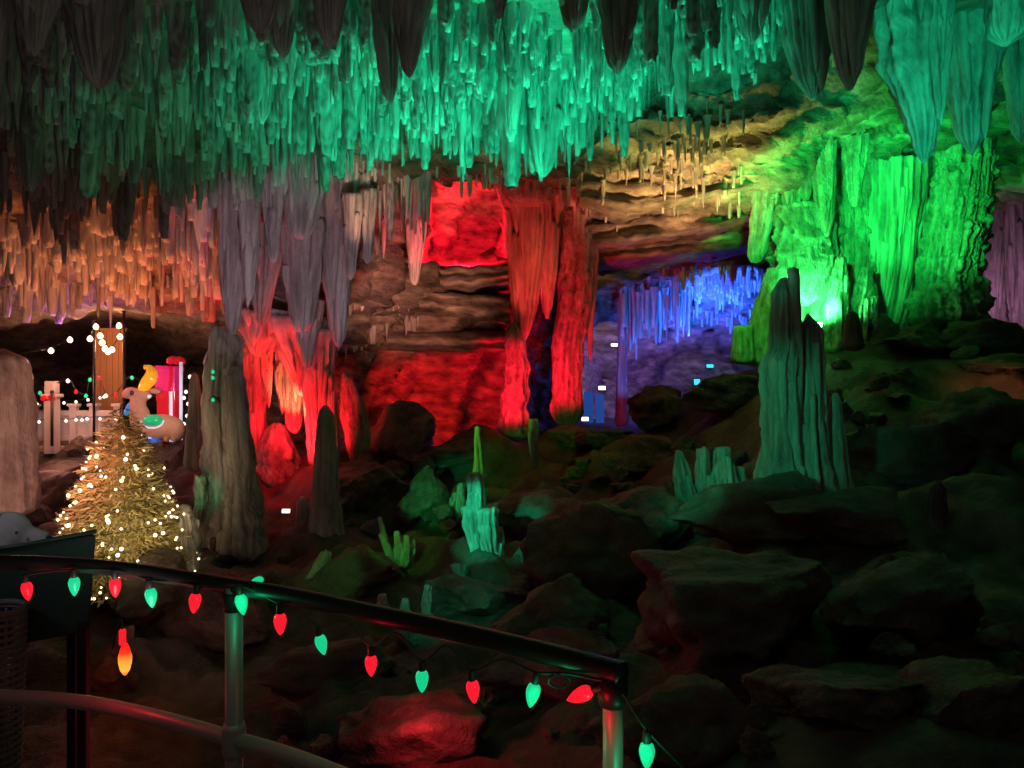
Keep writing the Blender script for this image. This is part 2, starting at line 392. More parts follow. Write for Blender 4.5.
form('buttress', [(258, 836, 846), (280, 832, 848), (310, 826, 848), (352, 822, 852)], 12.2, m='rough', parent=g, dr=.8, flute=.3, ripple=.2, lobes=4, lw=(4, 7), over=0)
form('buttress', [(268, 862, 872), (300, 852, 874), (335, 846, 876), (356, 842, 880)], 12.25, m='rough', parent=g, dr=.8, flute=.3, ripple=.2, lobes=5, lw=(4, 8), over=0)
form('shelf', [(78, 844, 908), (98, 850, 908), (120, 866, 907), (130, 874, 906)], 12.3, m='rough', parent=g, dr=.6, seg=64, ripple=.11, flute=.08, lobes=12, lw=(4, 8), over=9)
form('shelf', [(66, 752, 850), (84, 740, 856), (104, 738, 846), (116, 748, 800)], 12.6, m='rough', parent=g, dr=.5, seg=80, ripple=.12, lobes=18, lw=(4, 9), over=12)
# ---- big fluted column
form('dripstone_column', [(86, 945, 984), (110, 938, 988), (140, 932, 990), (200, 922, 986), (255, 916, 980), (285, 908, 976), (300, 904, 976), (332, 902, 978)], 12.8,
     'massive fluted column lit green on its left side, standing at the right', 'column', m='rough', dr=.9, seg=110, flute=.17, ff=9, ripple=.14, lobes=22, lw=(5, 10), over=0)
# ---- right hanging dark-teal group
hang = [
 ([(-120, 868, 954), (20, 880, 948), (70, 886, 945), (105, 902, 942), (135, 912, 936), (162, 917, 931)], 9.0, 'huge blunt teal stalactite hanging left of the massive fluted column', .8),
 ([(-120, 936, 1010), (40, 945, 1002), (80, 950, 992), (130, 958, 985), (152, 964, 980)], 9.6, 'broad teal stalactite hanging straight above the massive fluted column', .8),
 ([(-100, 880, 910), (40, 886, 904), (78, 890, 898)], 9.4, 'slim teal stalactite at the left flank of the huge blunt teal one', .9),
 ([(-120, 978, 1036), (20, 988, 1030), (44, 992, 1022)], 8.6, 'stubby teal stalactite at the top right corner', .8),
 ([(20, 1004, 1040), (80, 1008, 1036), (140, 1014, 1030)], 9.8, 'grey-green stalactite cut by the right edge of the photo', .8),
 ([(-230, 768, 842), (0, 783, 832), (40, 788, 828), (75, 796, 824), (98, 806, 820)], 5.6, 'dark teal stalactite hanging in front of the green flowstone, left of the black one', .8),
 ([(-230, 812, 888), (0, 826, 874), (50, 834, 864), (88, 842, 858)], 5.2, 'nearly black stalactite hanging in front of the green flowstone', .8),
 ([(-40, 736, 772), (10, 740, 766), (42, 744, 760)], 5.4, 'short dark stalactite at the top left of the dark teal one', .8),
 ([(-50, 596, 648), (0, 600, 640), (40, 606, 632), (72, 612, 624)], 4.9, 'dark pointed stalactite hanging at the top above the olive ledges', .8),
 ([(-50, 556, 592), (0, 560, 588), (30, 566, 582)], 4.8, 'short dark stalactite just left of the pointed dark one at the top', .8),
 ([(-60, 388, 440), (0, 392, 432), (40, 398, 420), (75, 404, 414)], 4.7, 'dark stalactite hanging at the top centre of the near ceiling', .8),
 ([(-60, 370, 404), (0, 372, 400), (60, 378, 398), (102, 384, 396)], 5.0, 'long near-black stalactite beside the dark one at the top centre', .8),
 ([(-60, 312, 350), (0, 316, 344), (46, 322, 338)], 4.5, 'blunt grey stalactite hanging left of the near-black pair at the top', .9),
 ([(-60, 236, 280), (0, 242, 276), (32, 250, 268)], 4.4, 'squat blunt grey stalactite high above the purple-grey drapery', .9),
 ([(-60, 268, 300), (10, 272, 296), (56, 276, 290)], 4.9, 'dark stalactite just right of the squat blunt grey one', .9),
 ([(-60, 62, 128), (0, 66, 122), (50, 78, 116), (86, 88, 108)], 4.6, 'broad grey-brown stalactite hanging at the top left', .8),
 ([(-60, 12, 62), (0, 16, 56), (28, 24, 46), (54, 30, 40)], 4.3, 'stubby grey-brown stalactite near the top left corner', .8),
 ([(-60, -30, 14), (20, -26, 10), (66, -20, 4)], 4.4, 'dark stalactite in the top left corner', .8),
 ([(30, 500, 520), (90, 502, 520), (140, 506, 516)], 6.5, 'long thin teal stalactite above the hanging red column', .9),
 ([(60, 518, 566), (100, 524, 562), (140, 530, 556), (176, 538, 548)], 7.4, 'fat teal stalactite whose tip reaches down to the hanging red column', .9),
 ([(0, 420, 446), (40, 424, 442), (80, 430, 438)], 5.8, 'pointed teal stalactite above the red niche', .9),
 ([(20, 248, 276), (80, 252, 272), (122, 258, 266)], 6.2, 'dark green stalactite hanging above the purple-grey drapery', .9),
 ([(70, 18, 44), (130, 22, 42), (190, 26, 38)], 6.0, 'long dark stalactite at the far left over the orange ceiling', .8),
]
for r, Y, lab, dr in hang:
    a_, b_ = r[-2], r[-1]; ww = a_[2]-a_[1]; cc = .5*(b_[1]+b_[2]); hw = max((b_[2]-b_[1])*.5, ww*.30)
    r = r[:-1]+[(b_[0]-(b_[0]-a_[0])*.22, cc-hw*1.12, cc+hw*1.12), (b_[0], cc-hw*.72, cc+hw*.72)]
    form('stalactite', r, Y, lab, 'stalactite', hang=True, dr=dr, flute=.2, ff=4.5, seg=64, ripple=.07, lobes=max(3, int((r[0][2]-r[0][1])/8)), lw=(7, 14), over=0)

# ---- purple-grey drapery left of centre
pg = [
 ([(158, 216, 262), (200, 219, 256), (250, 220, 248), (290, 222, 243), (334, 228, 238)], 9.3, 'long purple-grey stalactite at the left end of the drapery', .7),
 ([(160, 236, 262), (220, 240, 259), (265, 243, 256), (300, 246, 253)], 9.0, 'dark grey stalactite second from the left in the drapery', .8),
 ([(150, 258, 288), (190, 262, 284), (235, 266, 280), (262, 270, 277)], 9.1, 'pale grey pointed stalactite third from the left in the drapery', .8),
 ([(155, 282, 326), (190, 284, 322), (225, 286, 314), (238, 290, 308)], 9.2, 'broad blunt lilac-grey drape hanging at the top of the drapery', .5),
 ([(222, 280, 326), (260, 284, 322), (300, 288, 318), (330, 292, 312)], 9.8, 'wide dusky lower drape under the broad blunt lilac one', .5),
 ([(175, 316, 372), (220, 320, 364), (270, 322, 352), (320, 328, 348), (346, 334, 344)], 9.9, 'big purple-brown drape at the right end of the drapery', .55),
 ([(195, 342, 362), (230, 344, 360), (278, 347, 354)], 9.5, 'slim bluish-lilac stalactite in front of the big purple-brown drape', .8),
 ([(190, 360, 378), (230, 362, 374), (262, 364, 371)], 9.8, 'pinkish stalactite between the purple drapery and the red niche', .8),
 ([(300, 292, 324), (330, 298, 318), (368, 304, 311)], 10.1, 'pale grey-green tip hanging over the red grotto', .8),
 ([(225, 252, 284), (260, 252, 282), (300, 254, 272), (325, 258, 266)], 10.3, 'knobbly yellowish stalactite behind the drapery', .7),
 ([(195, 404, 428), (240, 407, 424), (284, 411, 418)], 11.6, 'bright pinkish-red stalactite hanging at the left edge of the red niche', .8),
]
for r, Y, lab, dr in pg:
    form('stalactite', r, Y, lab, 'stalactite', hang=True, dr=dr, flute=.2, ff=5, seg=56, ripple=.05, lobes=max(3, int((r[0][2]-r[0][1])/6)), lw=(4, 9), over=8)

# ---- red grotto on the left
rg = empty('flowstone_curtain', P(318, 330, 11.), 'red-lit flowstone curtain hanging over the red grotto', 'flowstone')
for r, Y in (([(312, 236, 300), (330, 242, 296), (345, 248, 280), (356, 254, 268)], 11.0), ([(318, 262, 330), (345, 272, 326), (372, 290, 318), (395, 296, 310)], 11.0),
             ([(330, 300, 338), (370, 302, 334), (420, 306, 330), (470, 310, 326)], 10.9), ([(335, 286, 304), (390, 284, 304), (432, 288, 300)], 11.3),
             ([(340, 240, 262), (400, 242, 262), (480, 246, 264)], 11.2),
             ([(335, 262, 274), (380, 264, 272), (402, 266, 270)], 11.15), ([(345, 276, 290), (388, 278, 288), (412, 280, 285)], 11.35), ([(350, 252, 266), (420, 256, 266), (470, 254, 270)], 11.45)):
    form('drape', r, Y, parent=rg, m='drip', dr=.7, flute=.2, ff=6, ripple=.07, lobes=9, lw=(4, 8), over=14)
form('flowstone_fin', [(372, 340, 350), (410, 341, 366), (445, 346, 370), (468, 352, 362)], 11.0, 'red-lit flowstone fin leaning right of the dark stalagmite in the red grotto', 'flowstone', m='rough', dr=.5)
form('flowstone_mound', [(424, 268, 284), (450, 258, 294), (480, 252, 302), (505, 246, 308)], 11.2, 'red-lit lumpy mound on the floor of the red grotto', 'flowstone', m='rough', dr=.9, ripple=.14)
form('stalagmite', [(407, 320, 331), (420, 317, 335), (450, 316, 337), (500, 312, 340), (550, 306, 346)], 9.2, 'dark round-topped stalagmite in front of the red grotto', 'stalagmite', m='drip', ripple=.09)
form('stalagmite', [(330, 210, 240), (365, 207, 238), (420, 205, 234), (470, 206, 244), (520, 198, 250), (560, 188, 256)], 9.4, 'thick grey-green knobbly column left of the red grotto', 'column', m='drip', ripple=.17, flute=.24, ff=5, lobes=6, lw=(6, 11), seg=64)
form('stalagmite', [(368, 228, 242), (400, 226, 246), (470, 228, 254), (560, 222, 266)], 8.9, 'brown stalagmite standing against the thick grey-green column', 'stalagmite', m='drip', ripple=.17, flute=.2, lobes=3)
form('stalagmite', [(374, 190, 198), (410, 188, 201), (470, 184, 204)], 10.2, 'slim brown stalagmite right of the lit reindeer figure', 'stalagmite', m='drip')
form('stalagmite', [(498, 297, 309), (530, 295, 311), (560, 292, 314)], 9.6, 'short pale stalagmite on the floor left of the dark round-topped one', 'stalagmite', m='drip')
form('stalagmite', [(392, 331, 336), (430, 329, 339), (500, 326, 342)], 10.6, 'thin dark stalagmite right of the dark round-topped one', 'stalagmite', m='drip')
form('stalagmite', [(350, -40, 18), (362, -45, 24), (400, -48, 29), (450, -50, 31), (520, -60, 34)], 9.0, 'fat pinkish-brown stalagmite at the left edge', 'stalagmite', m='drip', ripple=.04, flute=.08)

# ---- centre: red hanging column, stalagmite, column
hc = empty('hanging_column', P(530, 165, 12.8), 'red-orange fluted column of two tongues hanging from the ceiling right of the red niche', 'stalactite')
form('tongue', [(160, 494, 548), (180, 499, 546), (220, 506, 544), (270, 511, 541), (305, 514, 536), (328, 517, 530), (341, 520, 527)], 12.8, parent=hc, m='drip', dr=.7, seg=80, flute=.24, ff=7, ripple=.07, lobes=11, lw=(6, 11), over=2)
form('tongue', [(160, 530, 568), (190, 534, 564), (230, 536, 561), (280, 538, 556), (305, 541, 552), (318, 544, 549)], 12.9, parent=hc, m='drip', dr=.7, seg=64, flute=.24, ff=6, ripple=.07, lobes=8, lw=(6, 10), over=4)
form('tongue', [(160, 500, 566), (176, 502, 564), (196, 508, 556), (206, 514, 548)], 12.4, parent=hc, m='rough', dr=.5, seg=64, flute=.2, ff=8, ripple=.12, lobes=10, lw=(4, 8), over=8)
form('stalagmite', [(322, 510, 518), (334, 506, 524), (346, 503, 526), (354, 507, 525), (368, 502, 530), (380, 504, 527), (396, 499, 530), (408, 501, 526), (424, 498, 529), (440, 496, 529)], 12.7,
     'knobbly bright red stalagmite under the hanging red column', 'stalagmite', m='rough', ripple=.12, dr=.9)
form('dripstone_column', [(165, 560, 592), (200, 562, 594), (260, 561, 594), (320, 556, 588), (345, 553, 582), (380, 552, 582), (424, 551, 584)], 13.2,
     'tall red column of stacked bands right of the knobbly red stalagmite', 'column', m='rough', ripple=.09, flute=.15, dr=.9, seg=64)
form('stalactite', [(200, 584, 600), (260, 586, 598), (320, 586, 594), (360, 588, 592)], 13.4, 'thin lilac stalactite along the right side of the tall red column', 'stalactite', hang=True, m='drip')
form('stalactite', [(172, 562, 582), (190, 564, 580), (205, 566, 578)], 12.9, 'dark stump on top of the tall red column', 'stalactite', hang=True, m='drip')
form('dripstone_column', [(296, 618, 630), (330, 618, 628), (380, 617, 627), (430, 615, 628)], 19.0, 'thin straight blue-lit column in the far blue grotto', 'column', m='drip')

# ---- right foreground dark stalagmite group
form('stalagmite', [(279, 776, 793), (288, 772, 797), (330, 770, 799), (353, 769, 800), (360, 761, 798), (400, 762, 798), (440, 764, 800), (480, 760, 806), (520, 750, 818), (545, 735, 840)], 7.3,
     'tall dark green stalagmite standing before the green flowstone', 'stalagmite', m='drip', flute=.24, ff=5, ripple=.09, seg=72, lobes=6, lw=(7, 12))
form('stalagmite', [(316, 804, 811), (326, 798, 819), (360, 797, 822), (420, 794, 824), (480, 792, 832), (520, 788, 846), (545, 780, 860)], 7.35,
     'dark shorter stalagmite grown against the right side of the tall one', 'stalagmite', m='drip', flute=.24, ff=5, ripple=.09, lobes=4, lw=(6, 10))
form('stalagmite', [(395, 830, 840), (430, 826, 844), (480, 820, 850), (530, 812, 864)], 7.4, 'small dark stalagmite to the right of the tall dark pair', 'stalagmite', m='drip')
form('stalagmite', [(312, 848, 856), (325, 845, 860), (350, 842, 864)], 11.0, 'black pointed knob on the skyline below the green flowstone', 'stalagmite', m='mud')
form('stalagmite', [(484, 932, 944), (505, 928, 946), (545, 922, 950), (590, 905, 970)], 6.6, 'pale grey stalagmite rising from the dark slope at the right', 'stalagmite', m='slab')

def ledge(label, top, bot, Y, back=2.2, amp=.10):
    SD[0] += 1; sd = SD[0]
    x0, x1 = top[0][0], top[-1][0]; n = int((x1-x0)/2.2); vs = []; rowsn = []
    o0 = P(x0, top[0][1], Y)
    for i in range(n+1):
        px = x0+(x1-x0)*i/n; ta = np.interp(px, [a for a, _ in top], [b for _, b in top]); ba = np.interp(px, [a for a, _ in bot], [b for _, b in bot])
        col = [P(px, ta-6, Y+back*.8)]
        for k in range(11):
            t = k/10; col.append(P(px, ta+(ba-ta)*t, Y+.10*(1-t)+.18*abs(math.sin(t*5.3+sd))))
        for k in range(1, 7):
            p = P(px, ba, Y); col.append(Vector((p.x*(1+.08*k/6), Y+back*k/6, p.z+.10*k/6)))
        for k, p in enumerate(col):
            d = N.fractal(Vector((p.x*1.3, p.y*1.3, p.z*5+sd)), .9, 2.1, 4)*amp*1.5+(.3-abs(N.noise(Vector((p.x*2.2, p.y, p.z*1.5+sd)))))*amp
            q = N.noise(Vector((p.x*5, p.y*5, sd)))*.04
            vs.append((p.x-o0.x, p.y-d-o0.y, p.z-q+(d*.6 if k > 11 else 0)-o0.z))
        rowsn.append(len(col))
    m_ = rowsn[0]; ids = np.arange(len(vs)).reshape(-1, m_)
    o = link('rock_ledge', mesh('rock_ledge', vs, quads(ids).tolist()), M['ledge'], None, o0); tag(o, label, 'rock ledge')
ledge('peach-lit lowest rock ledge hanging over the blue grotto', [(584, 218), (640, 214), (700, 206), (765, 196)], [(584, 246), (640, 240), (700, 230), (765, 214)], 12.9)
ledge('grey-green thin ledge under the peach-lit one above the blue grotto', [(590, 248), (660, 242), (765, 224)], [(590, 262), (660, 256), (765, 240)], 13.8, amp=.07)
ledge('pale peach ledge with a ragged lip right of the hanging red column', [(580, 168), (640, 162), (700, 168), (765, 164)], [(580, 196), (630, 204), (690, 196), (765, 182)], 11.9)
ledge('olive-yellow rock ledge between the teal stalactites and the peach ledges', [(600, 120), (660, 112), (720, 118), (770, 108)], [(600, 142), (660, 136), (720, 142), (770, 130)], 11.0)
ledge('olive-lit ledge just below the teal stalactites at upper right', [(660, 78), (720, 74), (790, 70)], [(660, 96), (720, 98), (790, 92)], 10.0)  # olive tone is lamp colour on plain ledge rock
ledge('dusky red-brown ledge below the red niche', [(428, 268), (470, 268), (508, 266)], [(428, 284), (470, 288), (508, 282)], 12.3, amp=.06)
ledge('dusky brown bedded ledge right of the purple-grey drapery', [(350, 300), (420, 292), (510, 300)], [(350, 318), (420, 312), (510, 322)], 12.4)
ledge('lower dusky brown bedded ledge above the red-lit back wall', [(344, 328), (420, 332), (506, 336)], [(344, 346), (420, 352), (506, 352)], 12.9)
ledge('orange-brown ledge at the left of the red niche top', [(322, 152), (360, 142), (430, 148)], [(322, 176), (360, 172), (430, 166)], 10.2)
# ---- purple wall at the right edge
pr = empty('flowstone_sheet', P(1020, 322, 14.5), 'purple-lit fluted flowstone sheet right of the massive column', 'flowstone')
for r in ([(196, 972, 1010), (250, 974, 1008), (300, 974, 1004), (330, 972, 1006)], [(190, 1000, 1040), (240, 1002, 1042), (290, 1006, 1040), (335, 1004, 1044)], [(196, 1030, 1090), (260, 1034, 1080), (335, 1030, 1086)]):
    form('drape', r, 14.6, parent=pr, dr=.5, seg=64, flute=.22, ff=9, ripple=.06, lobes=9, lw=(3, 7), over=0)
form('ledge_block', [(150, 985, 1060), (170, 990, 1060), (190, 1000, 1060)], 13.5, 'ledge with a bright green lit corner at the right edge', 'ledge', m='ledge', hang=True, dr=.6, ripple=.1)

# ------------------------------------------------------------------ small green-lit stalagmites on the slope
def cluster(label, lobes, Y, m='drip', name='stalagmite_cluster'):
    xs = [.5*(l[-1][1]+l[-1][2]) for l in lobes]; yb = max(l[-1][0] for l in lobes)
    root = empty(name, P(sum(xs)/len(xs), yb, Y), label, 'stalagmite')
    for i, l in enumerate(lobes):
        form('stalagmite_lobe', l, Y+.06*math.sin(i*2.3), parent=root, m=m, seg=32, flute=.34, ff=4, ripple=.22, lobes=3, lw=(3, 6), over=0)
    return root
def fy(px, py): return floor_hit(px, py).y
cluster('teal-lit claw-shaped stalagmite cluster in the middle of the slope', [
    [(474, 470, 480), (490, 468, 484), (516, 466, 486)], [(508, 462, 484), (530, 464, 482), (560, 474, 484), (572, 476, 486)],
    [(510, 476, 496), (535, 478, 496), (566, 488, 500)], [(512, 484, 496), (516, 490, 497), (524, 488, 494)], [(528, 494, 502), (545, 492, 504), (566, 490, 502)]], fy(482, 566))
cluster('thin yellow-green twig-like stalagmites left of the teal claw cluster', [
    [(518, 378, 382), (540, 382, 388), (566, 390, 398)], [(532, 394, 399), (548, 394, 402), (566, 392, 404)], [(536, 404, 409), (550, 403, 411), (566, 400, 410)], [(540, 412, 415), (566, 406, 412)]], fy(396, 560))
cluster('pair of slender lime-green stalagmites behind the teal claw cluster', [
    [(428, 476, 479), (450, 475, 481), (480, 473, 484)], [(494, 452, 456), (520, 446, 460)], [(484, 458, 463), (520, 454, 468)]], fy(470, 510))
cluster('small lime-green stalagmite below the tall red column', [[(420, 529, 536), (440, 530, 538), (468, 532, 538)]], fy(533, 466)-.3)
cluster('teal-lit stalagmites in a row on the slope left of the tall dark stalagmite', [
    [(452, 676, 682), (468, 674, 688), (500, 678, 696), (522, 684, 700)], [(450, 698, 708), (470, 697, 710), (512, 694, 714)], [(448, 716, 730), (470, 714, 734), (512, 712, 740)], [(468, 736, 744), (512, 732, 752)],
    [(490, 640, 650), (520, 636, 656)], [(500, 655, 664), (526, 650, 670)]], fy(700, 512), m='drip')
cluster('two teal-lit round knobs on the slope right of centre', [[(513, 580, 590), (520, 579, 592), (530, 580, 592)], [(514, 596, 604), (530, 595, 608)]], fy(592, 528))
cluster('tiny teal-lit peg on a rock ridge', [[(560, 573, 578), (572, 572, 579), (590, 568, 582)]], fy(575, 586))
cluster('teal-lit stump just above the handrail', [[(584, 424, 440), (596, 423, 438), (618, 421, 438)]], fy(430, 614))
cluster('teal-lit blocky stump behind the one above the handrail', [[(565, 452, 466), (578, 455, 468), (596, 454, 466)]], fy(460, 592))
cluster('small teal knobs beside the handrail', [[(596, 378, 386), (618, 376, 390)], [(600, 402, 408), (620, 399, 411)]], fy(392, 616))
cluster('leaf-shaped green-lit stalagmites on the slope above the handrail', [[(552, 322, 332), (566, 314, 328), (584, 304, 320)], [(562, 330, 338), (584, 322, 334)]], fy(318, 580))
cluster('pale wooden-looking stalagmite fin right of the Christmas tree', [[(506, 180, 190), (530, 178, 194), (572, 172, 200)], [(520, 192, 200), (572, 178, 196)]], 8.3)
cluster('green-lit edge of rock beside the thick grey-green column', [[(478, 196, 204), (500, 196, 207), (526, 195, 204)]], 9.0, m='rough')

# ------------------------------------------------------------------ boulders
def rock_mesh(seed, ang=.5, sub=5):
    rnd = random.Random(seed); bm = bmesh.new()
    bmesh.ops.create_icosphere(bm, subdivisions=sub, radius=1)
    planes = []
    for _ in range(15):
        d = Vector((rnd.gauss(0, 1), rnd.gauss(0, 1), rnd.gauss(0, 1))).normalized(); planes.append((d, rnd.uniform(.42, .78)))
    off = Vector((rnd.uniform(-50, 50),)*3)
    for v in bm.verts:
        p = v.co.copy()
        for d, h in planes:
            e = p.dot(d)-h
            if e > 0: p -= d*e*.96
        p *= 1+.22*N.fractal(p*1.5+off, .8, 2.2, 5)+.10*abs(N.noise(p*3+off))
        v.co = p
    return from_bm('boulder', bm)
RM = [rock_mesh(s) for s in range(12)]
for r in RM: r.materials.append(M['slab'])
big = [  # px, base py, width px, height px, label
 (425, 512, 60, 46, 'tilted rock slab with a green-lit face left of the teal claw cluster'),
 (615, 590, 140, 90, 'big dark wedge-shaped boulder right of the teal claw cluster'),
 (650, 560, 110, 66, 'teal-tinted rubble mound below the row of teal stalagmites'),
 (770, 530, 170, 60, 'long low boulder at the foot of the tall dark stalagmite'),
 (845, 535, 150, 60, 'dark greenish boulder right of the foot of the tall dark stalagmite'),
 (760, 640, 260, 110, 'wide flat dark slab in the right foreground'),
 (930, 640, 220, 90, 'broad dark boulder at the right beneath the pale grey stalagmite'),
 (690, 760, 190, 80, 'greenish rock at the bottom edge right of the handrail end'),
 (840, 730, 180, 70, 'dark reddish rock near the bottom right'),
 (985, 740, 170, 90, 'dark rock in the bottom right corner'),
 (430, 760, 190, 66, 'red-glowing rock slab under the handrail at the bottom centre'),
 (560, 690, 170, 60, 'flat brown rock seen under the right end of the handrail'),
 (560, 640, 130, 60, 'brown rounded boulder just above the handrail right of centre'),
 (225, 640, 110, 72, 'pale brown boulder behind the left handrail post'),
 (150, 620, 120, 60, 'brown broken rock below the Christmas tree'),
 (330, 690, 150, 50, 'dark rock seen between handrail and lower rail'),
 (104, 690, 58, 66, 'rough stone beside the glowing red bulb'),
 (60, 505, 100, 60, 'reddish-brown boulder left of the Christmas tree'),
 (180, 470, 60, 40, 'dark boulder right of the Christmas tree top'),
 (640, 470, 130, 40, 'flat dark boulder on the far slope below the blue grotto'),
 (590, 450, 90, 34, 'mossy green-brown boulder at the foot of the tall red column'),
 (740, 400, 110, 44, 'brown boulder on the skyline left of the tall dark stalagmite'),
 (660, 425, 60, 40, 'black rock on the skyline in front of the blue grotto'),
 (880, 345, 60, 36, 'dark blocky boulder on the skyline under the green flowstone'),
 (930, 352, 90, 34, 'dark boulder on the skyline under the massive column'),
 (1000, 352, 90, 36, 'dark boulder on the skyline at the right edge'),
 (1010, 378, 70, 24, 'rock at the right edge with an orange-lit rim'),
 (870, 330, 34, 26, 'small dark knob of rock before the green hot spot'),
 (445, 462, 70, 26, 'brown boulder in front of the red lamp'),
 (360, 500, 100, 50, 'dark boulder right of the dark round-topped stalagmite'),
 (530, 540, 120, 60, 'large shadowed boulder right behind the teal claw cluster'),
 (350, 590, 110, 44, 'rust-brown rock above the handrail near the green twigs'),
 (480, 620, 120, 50, 'dark rock between the teal stumps and the handrail'),
 (900, 470, 180, 70, 'large black boulder on the right slope'),
 (985, 450, 120, 60, 'black boulder at the right edge of the slope'),
 (400, 452, 96, 54, 'black rock mass standing in front of the red-lit back wall'),
 (700, 660, 130, 70, 'dark cracked boulder in the right middle ground'),
]
def boulder(px, py, wpx, hpx, label, group=None, k=None, flat=.8):
    p = floor_hit(px, py); Y = p.y
    o = bpy.data.objects.new('boulder', RM[(k if k is not None else random.randrange(12))]); C.objects.link(o)
    sx = wpx/F*Y*.62; sz = hpx/F*Y*.72
    o.scale = (sx, min(sx, sz*1.6)*flat, sz); o.location = p+Vector((0, min(sx, sz*1.6)*.35, sz*.35))
    o.rotation_euler = (random.uniform(-.12, .12), random.uniform(-.15, .15), random.uniform(-.4, .4))
    return tag(o, label, 'boulder', group)
for i, (a, b, c_, d, lab) in enumerate(big): boulder(a, b, c_, d, lab, k=i % 12)
small_zones = [
 (350, 470, 470, 540, 22, 'loose brown stones on the slope around the green twigs', 12, 26),
 (470, 600, 640, 640, 16, 'loose dark stones below the teal knobs', 14, 30),
 (560, 760, 440, 520, 22, 'dark stones on the slope below the blue grotto', 14, 30),
 (830, 1020, 360, 480, 24, 'dark rubble stones on the upper right slope', 16, 36),
 (640, 1020, 580, 760, 22, 'dim stones on the lower right slope', 18, 44),
 (240, 560, 640, 760, 18, 'dim brown stones beyond the handrail', 16, 40),
 (20, 250, 445, 560, 16, 'reddish stones behind and beside the Christmas tree', 14, 32),
 (180, 420, 560, 620, 12, 'brown stones just above the left handrail', 14, 30)]
for x0, x1, y0, y1, n, lab, s0, s1 in small_zones:
    for _ in range(n):
        s = random.uniform(s0, s1); px, py = random.uniform(x0, x1), random.uniform(y0, y1)
        if py < np.interp(px, FX, SKY)+8: py = float(np.interp(px, FX, SKY))+10
        boulder(px, py, s, s*random.uniform(.5, .85), lab, lab)

# ------------------------------------------------------------------ stalactites in hundreds
def stal_template(kind, seed, seg, nr):
    rnd = random.Random(seed); vs = []
    for a in range(nr):
        t = a/(nr-1)
        if kind == 0: r = (1-t)**.75*.95+.05
        elif kind == 1: r = .62+.38*(1-t)**2 if t < .93 else .45
        elif kind == 2: r = (1-t)**1.5*.85+.15*(1-t)
        else: r = 1.0-.45*t if t < .9 else .4
        if a == 0: r *= 1.25
        dx = .22*(N.noise(Vector((t*2.1, seed*1.7, 0)))); dy = .22*(N.noise(Vector((t*2.1, seed*1.7, 9))))
        for b in range(seg):
            th = b*2*PI/seg; ct, st = math.cos(th), math.sin(th)
            q = 1+.42*N.noise(Vector((ct*1.4+seed, st*1.4, t*1.1)))+.5*(min(abs(N.noise(Vector((ct*1.7, st*1.7+seed, t*1.4)))), .3)-.15)+.22*N.noise(Vector((ct*2+seed, st*2, t*9)))
            vs.append((math.cos(th)*r*q+dx*t, math.sin(th)*r*q+dy*t, -t+.02*math.sin(th*3+seed)*(1 if a else 0)))
    fs = []
    for a in range(nr-1):
        for b in range(seg): fs.append((a*seg+b, (a+1)*seg+b, (a+1)*seg+(b+1) % seg, a*seg+(b+1) % seg))
    vs.append((vs[-seg][0]*.5, vs[-seg][1]*.5, -1.01)); ci = len(vs)-1
    for b in range(seg): fs.append(((nr-1)*seg+b, ci, (nr-1)*seg+(b+1) % seg))
    return vs, fs
HI = []; LO = []
random.seed(11)
for s in range(16):
    kd = [0, 1, 3, 2, 1, 0, 3, 1][s % 8]
    v, f = stal_template(kd, s+1, 22, 26); me = mesh('stalactite', v, f); me.materials.append(M['drip']); HI.append(me)
    v, f = stal_template(kd, s+31, 8, 8); LO.append((np.array(v), f))
EDGE = ([-60, 0, 60, 150, 230, 300, 350, 430, 480, 540, 600, 660, 760, 900, 1030], [190, 186, 186, 190, 160, 140, 118, 112, 120, 130, 100, 62, 24, 40, 60])
def zone_label(px, py, kind):
    if kind == 'near':
        row = 'front rows' if py < 50 else ('middle rows' if py < 105 else 'back rows')
        if px < 130: w_ = 'dim grey-green stalactite at the left of the near ceiling'
        elif px < 260: w_ = 'dark green stalactite in the dense thicket over the orange ceiling'
        elif px < 390: w_ = 'green-lit stalactite in the thicket above the purple-grey drapery'
        elif px < 510: w_ = 'teal-lit stalactite in the thicket above the red niche'
        elif px < 640: w_ = 'bright teal stalactite in the thicket above the red columns'
        else: w_ = 'bright teal stalactite in the thicket above the olive ledges'
        return w_+', '+row
    return {'orange': 'orange-lit stalactite on the low ceiling above the Christmas tree', 'rim': 'short dusky red stalactite along the ceiling rim by the red niche',
            'redleft': 'reddish stalactite hanging between the purple drapery and the red niche', 'ledge': 'tiny stalactite under the olive-brown ledges',
            'blue': 'thin blue-lit stalactite in the far grotto', 'blueband': 'short blue-lit stalactite in the rows on the far grotto ceiling', 'right': 'teal stalactite on the ceiling at the upper right',
            'far': 'small stalactite on the rim above the red grotto'}[kind]
S = []
def scatter(kind, n, x0, x1, y0f, y1f, l0, l1, w0, w1, ydl=0.0, bunch=.5, flat=.7):
    cen = [(random.uniform(x0, x1), random.random()) for _ in range(max(3, n//12))]
    for _ in range(n):
        if random.random() < bunch:
            c = random.choice(cen); px = c[0]+random.gauss(0, 9); u = min(1, max(0, c[1]+random.gauss(0, .1)))
        else: px = random.uniform(x0, x1); u = random.random()
        px = min(x1, max(x0, px)); py = y0f(px)+(y1f(px)-y0f(px))*u
        Y = float(terrace(ceilY(px, py), np.float64(px), np.float64(py)))
        if ydl: Y = ydl*random.uniform(.96, 1.04)
        lp = random.uniform(l0, l1)*(1 if random.random() < .8 else 1.35); wp = random.uniform(w0, w1)
        S.append(dict(px=px, py=py, Y=Y, lp=lp, wp=wp, kind=kind, flat=random.uniform(flat, 1.1), rz=random.uniform(0, 6.3), s=random.randrange(16)))
edge = lambda x: float(np.interp(x, *EDGE))
